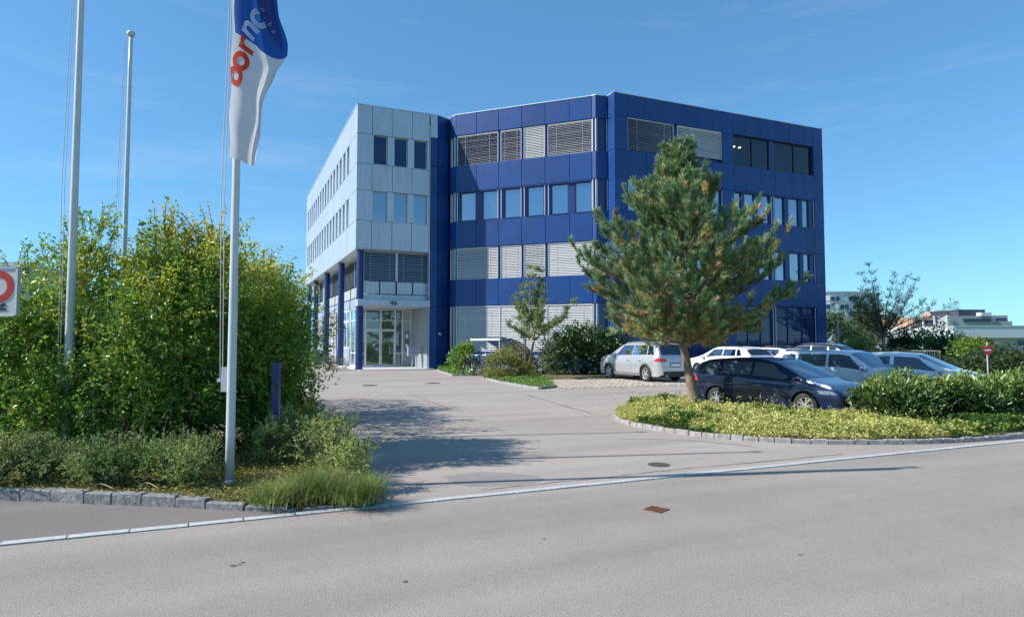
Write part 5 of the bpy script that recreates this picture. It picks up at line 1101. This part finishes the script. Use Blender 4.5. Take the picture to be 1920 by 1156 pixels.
make_car('white_hatchback', 'white hatchback with black roof, mostly hidden behind the dark estate', WHITEQ, [(-2.1, .66), (-2.07, 1.0), (-1.9, 1.2), (-1.7, 1.45), (-1.4, 1.52), (-.3, 1.55), (.45, 1.50), (1.2, 1.08), (1.35, 1.04), (1.9, .92), (2.07, .72), (2.1, .55)], [(-2.1, 1.04), (-1, 1.0), (1.2, .95), (2.1, .78)], 4.2, 1.8, (1.3, -1.25), .32, (ctr3.x, ctr3.y), hd, wins=((-1.5, -.36, -1.4, -.36), (-.3, .95, -.3, .45)), ws=(.5, 1.15), rw=(-1.95, -1.72), seams=((-.33, .32, .98),), roofm=(-1.66, .42, BLACKC), lampr=((-2.05, -1.8, -2.05, -1.85, .8, .95), (.8, .95, .5, .85)), mirror=(.9, 1.0, BLACKC), rails=(-1.4, -.2, BLACKC, .06))
ctr4 = Vector((16.4, 35.2))+d*.9-n*.8
make_car('black_suv', 'black car with roof rails close to the right corner of the building', BLACKC, [(-2.3, .7), (-2.25, 1.1), (-1.9, 1.55), (-1.5, 1.66), (-.3, 1.72), (.4, 1.66), (1.3, 1.15), (1.5, 1.1), (2.1, .98), (2.27, .75), (2.3, .6)], suv_belt, 4.6, 1.86, (1.4, -1.4), .36, (ctr4.x, ctr4.y), hd+.25, wins=((-1.9, -1.4, -1.65, -1.3), (-1.3, -.4, -1.22, -.4), (-.34, 1.0, -.34, .4)), ws=(.5, 1.2), rw=(-2.15, -1.9), seams=((-.37, .32, 1.0),), rails=(-1.6, .3, CHROME, .05), mirror=(.92, 1.05, BLACKC), lampr=((-2.25, -1.95, -2.25, -2.0, .85, 1.0), (.85, 1.0, .5, .85)))
# dark estate: near side is its right, front points towards the road
def near_right(front, rear, W, r_hub_mid, k): 
    hd, d, n = place(front, rear); return hd, Vector(front)-d*r_hub_mid*k+n*(W/2-.1)*k
k = .93; hd5, c5 = near_right((6.88, 15.24), (5.45, 17.25), 1.82, 1.32, k)
est_top = [(-2.28, .62), (-2.26, .95), (-2.2, 1.06), (-1.98, 1.36), (-1.75, 1.43), (-1.0, 1.485), (-.2, 1.50), (.3, 1.46), (.55, 1.39), (1.32, 1.0), (1.45, .965), (1.9, .87), (2.15, .74), (2.25, .62), (2.28, .5)]
est_belt = [(-2.28, 1.02), (-1.7, 1.0), (-.6, .95), (.6, .90), (1.4, .87), (2.28, .66)]
def est_extra(c, o):
    for sg in (-1, 1):
        c.side(sg, 2.0, 2.22, 2.0, 2.22, .27, .34, .014, 4, 1).build('fog_light', HEADL, o)
        c.side(sg, 1.02, 1.25, 1.06, 1.12, lambda x: c.belt(x)+.03, lambda x: c.belt(x)+.12, .006, 4, 2).build('quarter_window', CARGLASS, o)
        c.side(sg, -2.2, 2.1, -2.2, 2.1, .245, .262, .014, 40, 1).build('sill_strip', CHROME, o) if sg else None
    mb = MB(); mb.grid(lambda u, v: (2.285+.004, (u-.5)*1.1, .45+.16*v), 8, 2); mb.build('grille', BLACKP, o)
    for k_ in range(4): MB().box((2.285, -.5, .47+k_*.035), (2.296, .5, .478+k_*.035)).build('grille_bar', CHROME, o)
    MB().box((2.286, -.26, .34), (2.30, .26, .44)).build('number_plate', PLATE, o)
    mb = MB(); mb.tube([(-1.7, 0, 1.5), (-1.78, 0, 1.53), (-1.86, 0, 1.56)], .006, 4); mb.build('aerial', BLACKP, o)
    for sg in (-1, 1):
        for a, b in ((-.62, .2), (.18, .2)): pass
make_car('dark_estate', 'dark blue estate car parked nearest the road, behind the yellow ground cover', DKBLUE, est_top, est_belt, 4.56, 1.82, (1.32, -1.33), .325, (c5.x, c5.y), hd5, k, wins=((-1.98, -1.28, -1.66, -1.3), (-1.18, -.25, -1.14, -.25), (-.17, .98, -.17, .40)), ws=(.46, 1.28), rw=(-2.2, -1.97), seams=((-.21, .3, .92), (-1.12, .42, .95, -.02), (.98, .32, .88)), lampf=(1.74, 2.14, 1.66, 2.05, .64, .725), lampr=((-2.25, -1.88, -2.25, -2.02, .80, 1.0), (.8, 1.0, .55, .85)), chrome_line=(-1.95, 1.15), plate_r=.6, glassm=CGL, mirror=(.82, .98, DKBLUE), rails=(-1.75, .2, BLACKC, .02), extra=est_extra, spokes=5)
# white boxy car beside it
c6 = c5+Vector((2.95, 2.15)); 
box_top = [(-2.05, .7), (-2.03, 1.2), (-1.9, 1.50), (-1.7, 1.57), (-.8, 1.60), (.2, 1.60), (.45, 1.54), (1.08, 1.09), (1.2, 1.05), (1.75, 1.0), (1.98, .85), (2.05, .6)]
make_car('boxy_car', 'white boxy car between the dark estate and the white hatchback', WHITEQ, box_top, [(-2.05, 1.08), (0, 1.03), (1.2, .98), (2.05, .86)], 4.1, 1.8, (1.28, -1.27), .335, (c6.x, c6.y), hd5+.03, .97, wins=((-1.75, -1.2, -1.6, -1.2), (-1.12, -.25, -1.1, -.25), (-.18, .98, -.18, .42)), ws=(.42, 1.04), rw=(-2.02, -1.86), seams=((-.21, .3, 1.0), (-1.15, .42, 1.0), (.9, .32, .96)), lampf=(1.75, 2.0, 1.75, 2.0, .72, .9), lampr=((-2.0, -1.9, -2.0, -1.9, .9, 1.3), (.9, 1.3, .7, .8)), glassm=CGL, mirror=(.85, 1.08, CHROME), grille=(.62, .8), tum=.28)
# white hatchback behind the hedge
c7 = Vector((11.5, 18.9))
make_car('white_hatchback', 'white hatchback parked behind the laurel hedge, only its roof and windows showing', WHITEP, [(-2.0, .66), (-1.98, 1.0), (-1.88, 1.18), (-1.62, 1.40), (-1.3, 1.46), (-.3, 1.50), (.35, 1.46), (1.2, 1.03), (1.35, .99), (1.8, .88), (1.97, .7), (2.0, .5)], [(-2.0, 1.02), (-1, .98), (1.2, .93), (2.0, .76)], 4.0, 1.76, (1.27, -1.27), .32, (c7.x, c7.y), hd5+.22, wins=((-1.55, -.3, -1.3, -.3), (-.2, 1.0, -.2, .42)), ws=(.4, 1.15), rw=(-1.86, -1.62), seams=((-.25, .3, .95), (-1.15, .42, .95)), lampf=(1.65, 1.95, 1.6, 1.9, .66, .82), lampr=((-1.95, -1.8, -1.95, -1.8, .8, 1.0), (.8, 1.0, .5, .8)), mirror=(.88, 1.0, WHITEP))
# ---------------------------------------------------------------- beyond the parking
X = lambda px, d_: (px-960)/FPX*d_
Z = lambda py, d_: CAM_H+(640-py)/FPX*d_
def fence(px0, px1, d0, d1, h, label, m, step=.16, name='railing'):
    a = Vector((X(px0, d0), d0)); b = Vector((X(px1, d1), d1)); L = (b-a).length; d_ = (b-a)/L; f = abs_empty(name, label, 'railing', (a.x, a.y, 0)); n_ = Vector((d_.y, -d_.x))
    def F(s, dd, z): return (a.x+d_.x*s+n_.x*dd, a.y+d_.y*s+n_.y*dd, z)
    mb = MB(); mb.fbox(F, 0, L, -.025, .025, h-.05, h); part(mb, 'rail', m, f); mb = MB(); mb.fbox(F, 0, L, -.02, .02, .1, .14); part(mb, 'rail', m, f)
    tm_ = MB().box((-.011, -.011, .14), (.011, .011, h-.05)).mesh('bar', m); pm = MB().box((-.03, -.03, 0), (.03, .03, h-.001)).mesh('post', m)
    for k_ in range(int(L/step)+1):
        p = F(k_*step, 0, 0); o = link('post' if k_ % 16 == 0 else 'bar', pm if k_ % 16 == 0 else tm_); o.parent = f; o.location = (p[0]-a.x, p[1]-a.y, 0); o.rotation_euler = (0, 0, math.atan2(d_.y, d_.x))
fence(1540, 1700, 47, 47, 1.35, 'dark bar railing along the lawn behind the building corner', mat('rail_green', (.05, .07, .06), .5))
fence(1702, 1762, 42, 40, 1.25, 'grey bar railing section beside the dark bushes', mat('rail_grey', (.26, .28, .3), .4, metal=.4))
o = empty('lamp_post', 'slim pale lamp post behind the railing near the building corner', 'lamp post', (X(1571, 52), 52, 0)); MB().tube([(0, 0, 0), (0, 0, 3.4)], .06, 8).build('pole', POLEW, o); MB().lathe([(0, 3.55), (.12, 3.5), (.12, 3.4), (0, 3.38)], 10).build('lamp_head', POLEW, o)
sheet('lawn', [(X(1545, 49), 48.5), (60, 48.5), (200, 60), (200, 300), (-50, 300), (10, 60)], .0, mat('bright_lawn', (.10, .17, .03), .95, col2=(.15, .21, .05), vscale=.25, bump=.5, bscale=12))
bgp = 'trees and bushes beyond the parking'
shrub('willow_tree', 'pale green willow bush right behind the building corner', 'tree', [(X(1575, 66), 66, 2.0, 2.2, 2, 2.3), (X(1556, 66), 66, 2.6, 1.4, 1.5, 1.9), (X(1600, 68), 68, 1.6, 1.6, 1.5, 1.9)], 9000, .3, G_WILL, 401, bgp, aspect=.3, sh=(60, .8), droop=.8)
shrub('conifer_tree', 'dark pointed conifer right of the pale willow', 'tree', [(X(1612, 72), 72, 1.6, 1.7, 1.6, 1.8), (X(1612, 72), 72, 3.2, 1.1, 1.1, 1.7), (X(1612, 72), 72, 4.6, .5, .5, 1.6)], 6000, .3, G_DARK, 411, bgp, aspect=.3, hue0=.6)
shrub('bush', 'bright yellow green round bush on the lawn behind the railing', 'bush', [(X(1611, 56), 56, .95, 1.0, .9, .95)], 3500, .18, G_YEL, 421, bgp, hue0=.42, huev=.2, sh=(10, .2))
shrub('conifer_tree', 'grey green conifer just left of the feathery dark tree', 'tree', [(X(1632, 75), 75, 1.6, 1.9, 1.6, 1.7), (X(1630, 75), 75, 3.2, 1.2, 1.1, 1.5)], 5000, .32, G_WILL, 431, bgp, aspect=.3, hue0=.3)
for i, (px, dd, rx, top_, m_, lab, h0) in enumerate([(1716, 50, 1.9, 2.7, G_DARK, 'dark dense bush above the grey railing section', .3), (1688, 52, 1.3, 2.3, G_DARK, 'dark bush right of the feathery tree trunk', .2), (1752, 48, 1.5, 2.9, G_BUSH, 'taller green bush right of the dark dense one', .25),
        (1790, 45, 1.4, 2.0, G_DARK, 'mid green bush in front of the red wall panel', .2), (1822, 42, 1.1, 1.9, G_AUT, 'light green bush left of the no entry sign', .35), (1868, 38, 1.3, 1.25, G_DARK, 'low dark bush right of the no entry sign', .4), (1905, 34, 1.2, .95, G_DARK, 'low dark bush at the picture edge before the lawn', .3), (1660, 40, 1.3, 1.0, G_DARK, 'low bush around the foot of the feathery tree', .3), (1815, 34, 1.5, .85, G_DARK, 'low dark green bush in front of the no entry sign', .45)]):
    x = X(px, dd); h = top_/2; shrub('bush', lab, 'bush', [(x, dd, h*.95, rx, 1.2, h), (x-rx*.5, dd-.2, h*.7, rx*.6, .9, h*.75), (x+rx*.55, dd+.1, h*.75, rx*.6, .9, h*.8)], 5200, .17, m_, 440+i*7, bgp, hue0=h0, sh=(26, .4))
# no entry sign
o = empty('no_entry_sign', 'round red no entry sign on a grey pole among the bushes', 'road sign', (X(1849, 31), 31, 0)); MB().tube([(0, 0, 0), (0, 0, Z(640, 31))], .03, 8).build('pole', RAIL, o)
Mz = Matrix.Translation((0, -.04, Z(656, 31))) @ Matrix.Rotation(PI/2, 4, 'X'); MB().lathe([(0, 0), (.21, 0), (.21, .01), (0, .01)], 32, Mz).build('sign_plate', mat('traffic_red', (.38, .02, .02), .5), o); MB().box((-.15, -.056, Z(656, 31)-.03), (.15, -.052, Z(656, 31)+.035)).build('white_bar', PLATE, o)
# low white hall with a red panel
d_ = 105.; zt_ = Z(612, d_); zb_ = Z(633, d_); hall = abs_empty('white_hall', 'low white hall with deep flat eaves and a red wall panel', 'building', (X(1775, d_), d_, 0)); WH = mat('hall_white', (.5, .55, .63), .6); x0, x1 = X(1772, d_), X(2100, d_)
mb = MB(); mb.box((x0, d_-2.0, zb_), (x1, d_+25, zt_)); part(mb, 'roof', WH, hall); mb = MB(); mb.box((x0+1.5, d_, 0), (x1-1, d_+24, zb_)); part(mb, 'wall', mat('hall_wall', (.45, .5, .58), .7), hall)
mb = MB(); mb.box((x0-.1, d_-2.1, zt_), (x1, d_+25, zt_+.12)); part(mb, 'roof_edge', RAIL, hall)
mb = MB(); mb.box((X(1796, d_), d_-.12, Z(653, d_)), (X(1860, d_), d_-.003, zb_-.4)); part(mb, 'red_panel', mat('hall_red', (.5, .03, .025), .6), hall)
mb = MB(); mb.box((X(1893, d_), d_-.1, .1), (X(1903, d_), d_-.002, Z(644, d_))); part(mb, 'door', mat('hall_door', (.35, .48, .62), .5), hall)
mb = MB(); mb.box((X(1906, d_), d_-.1, Z(647, d_)), (X(1945, d_), d_-.002, Z(638, d_))); part(mb, 'window', GLASSD, hall)
for k_ in range(4): mb = MB(); x = X(1906+k_*8, d_); mb.box((x-.04, d_-.13, Z(647, d_)), (x+.04, d_-.101, Z(638, d_))); part(mb, 'window_bar', WH, hall)
mb = MB(); mb.box((X(1862, d_), d_-.08, .0), (X(1960, d_), d_-.004, Z(645, d_)-.8)); part(mb, 'plinth', WH, hall)
# large office complex in the distance
d_ = 230.; cx_ = abs_empty('office_complex', 'distant stepped office block with brick bands and a dark roof box', 'building', (X(1800, d_), d_, 0)); BR = mat('brick_band', (.50, .33, .25), .8); GB = mat('grey_band', (.33, .34, .36), .7)
def blk(root, name, a, b, y0, y1, m_, dd, dep, off=0): mb = MB(); mb.box((X(a, dd), dd+off, Z(y1, dd)), (X(b, dd), dd+off+dep, Z(y0, dd))); return part(mb, name, m_, root)
blk(cx_, 'wall', 1712, 1780, 594, 655, BR, d_, 40); blk(cx_, 'wall', 1776, 1862, 592, 655, GB, d_-6, 40); blk(cx_, 'wall', 1862, 1890, 591, 655, GB, d_-2, 40); blk(cx_, 'wall', 1862, 1898, 602, 655, GB, d_-4, 40)
for y in (600, 611, 622): blk(cx_, 'window_band', 1716, 1776, y, y+5, GLASSD, d_, .3, -.31); 
blk(cx_, 'window_band', 1806, 1858, 597, 603, GLASSD, d_-6, .3, -.31); blk(cx_, 'window_band', 1780, 1860, 611, 616, GLASSD, d_-6, .3, -.31); blk(cx_, 'window_band', 1866, 1886, 596, 601, GLASSD, d_-2, .3, -.31)
blk(cx_, 'pillar', 1749, 1752, 592, 640, WH, d_, .6, -.95); blk(cx_, 'pillar', 1776, 1779, 590, 620, WH, d_-7, .6); blk(cx_, 'pillar', 1728, 1730, 598, 650, WH, d_, .6, -.95)
blk(cx_, 'roof_box', 1798, 1848, 580, 592.3, mat('roof_box', (.05, .06, .09), .6), d_-5, 15); blk(cx_, 'roof_box', 1833, 1852, 586, 592.2, WH, d_-5.5, 6, -2); blk(cx_, 'roof_tower', 1770, 1790, 583, 594.5, mat('pink_brick', (.6, .36, .3), .8), d_+3, 12)
for px in (1782, 1771): mb = MB(); mb.tube([(X(px, d_), d_+8, Z(594, d_)), (X(px, d_), d_+8, Z(560 if px == 1782 else 580, d_))], .12, 5); part(mb, 'mast', RAIL, cx_)
# curved office building
d_ = 150.; rb = abs_empty('round_building', 'curved pale office building with rows of windows behind the feathery tree', 'building', (X(1600, d_), d_, 0)); c0 = Vector((X(1575, d_), d_+18)); Rr = 17.; SILV = mat('metal_cladding', (.55, .58, .62), .55)
def cyl(r_, z0, z1, m_, name): part(MB().lathe([(0, z0), (r_, z0), (r_, z1), (0, z1)], 64, Matrix.Translation((c0.x, c0.y, 0))), name, m_, rb)
cyl(Rr, 0, Z(547, d_), SILV, 'wall'); cyl(Rr+.25, Z(547, d_), Z(545, d_), RAIL, 'roof')
for y0, y1 in ((555, 563), (570, 578), (585, 592), (600, 608)):
    wm_ = MB(); zz0, zz1 = Z(y1, d_), Z(y0, d_)
    for k_ in range(44):
        a = R(-165+k_*3.7); a2 = a+R(2.8); q = [(c0.x+math.cos(t)*(Rr+o_), c0.y+math.sin(t)*(Rr+o_)) for o_ in (.08, -.2) for t in (a, a2)]
        mb = MB(); mb.hexa([(*q[0], zz0), (*q[1], zz0), (*q[3], zz0), (*q[2], zz0), (*q[0], zz1), (*q[1], zz1), (*q[3], zz1), (*q[2], zz1)]); part(mb, 'window', (GLASSD, GLASSD, PLATE, GLASS)[random.randrange(4)] if y0 < 580 else (GLASSD, PLATE)[random.randrange(2)], rb)
d2 = 120.; lwb = abs_empty('low_building', 'low white building seen under the feathery tree', 'building', (X(1670, d2), d2, 0)); blk(lwb, 'wall', 1662, 1712, 628, 655, PALE2, d2, 12); blk(lwb, 'window_band', 1664, 1708, 634, 640, GLASS, d2, .3, -.31); blk(lwb, 'roof', 1660, 1714, 625, 628.2, WH, d2, 13, -.5)
# far tree belt along the horizon and house at the left edge
rr_ = random.Random(9); P = []
for k_ in range(90): x = -420+k_*11+rr_.uniform(-4, 4); P.append((x, 330+rr_.uniform(-25, 40), rr_.uniform(2, 4.5), rr_.uniform(7, 11), 6, rr_.uniform(3.5, 6.5)))
pp, dd_ = blob_points(P, 60000, 5, .2); pp = pp[pp[:, 2] > 0]; V, F, H = leaves(pp, 1.1, .8, .6, RNG.uniform(0, 1, len(pp))); o = link('treeline', npmesh('treeline', V, F, G_DARK, H)); tag(o, 'far dark line of trees along the horizon', 'trees', kind='stuff')
hd_ = 62.; hs = abs_empty('house', 'house with blue grey hipped roof showing behind the white sign', 'house', (X(-40, hd_), hd_, 0)); blk(hs, 'wall', -120, 18, 500, 655, PALE2, hd_, 10)
mb = MB(); xa, xb, z_, zr_ = X(-126, hd_), X(24, hd_), Z(500, hd_), Z(478, hd_); mb.add([(xa, hd_-.5, z_), (xb, hd_-.5, z_), (xb, hd_+10.5, z_), (xa, hd_+10.5, z_), (xa+3, hd_+5, zr_), (xb-2.2, hd_+5, zr_)], [(0, 1, 5, 4), (1, 2, 5), (2, 3, 4, 5), (3, 0, 4), (3, 2, 1, 0)]); part(mb, 'roof', mat('roof_tile', (.16, .2, .27), .6, var=.2, vscale=8), hs)
for px in (-100, -60, -20): blk(hs, 'window', px, px+14, 515, 540, GLASS, hd_, .1, -.11)
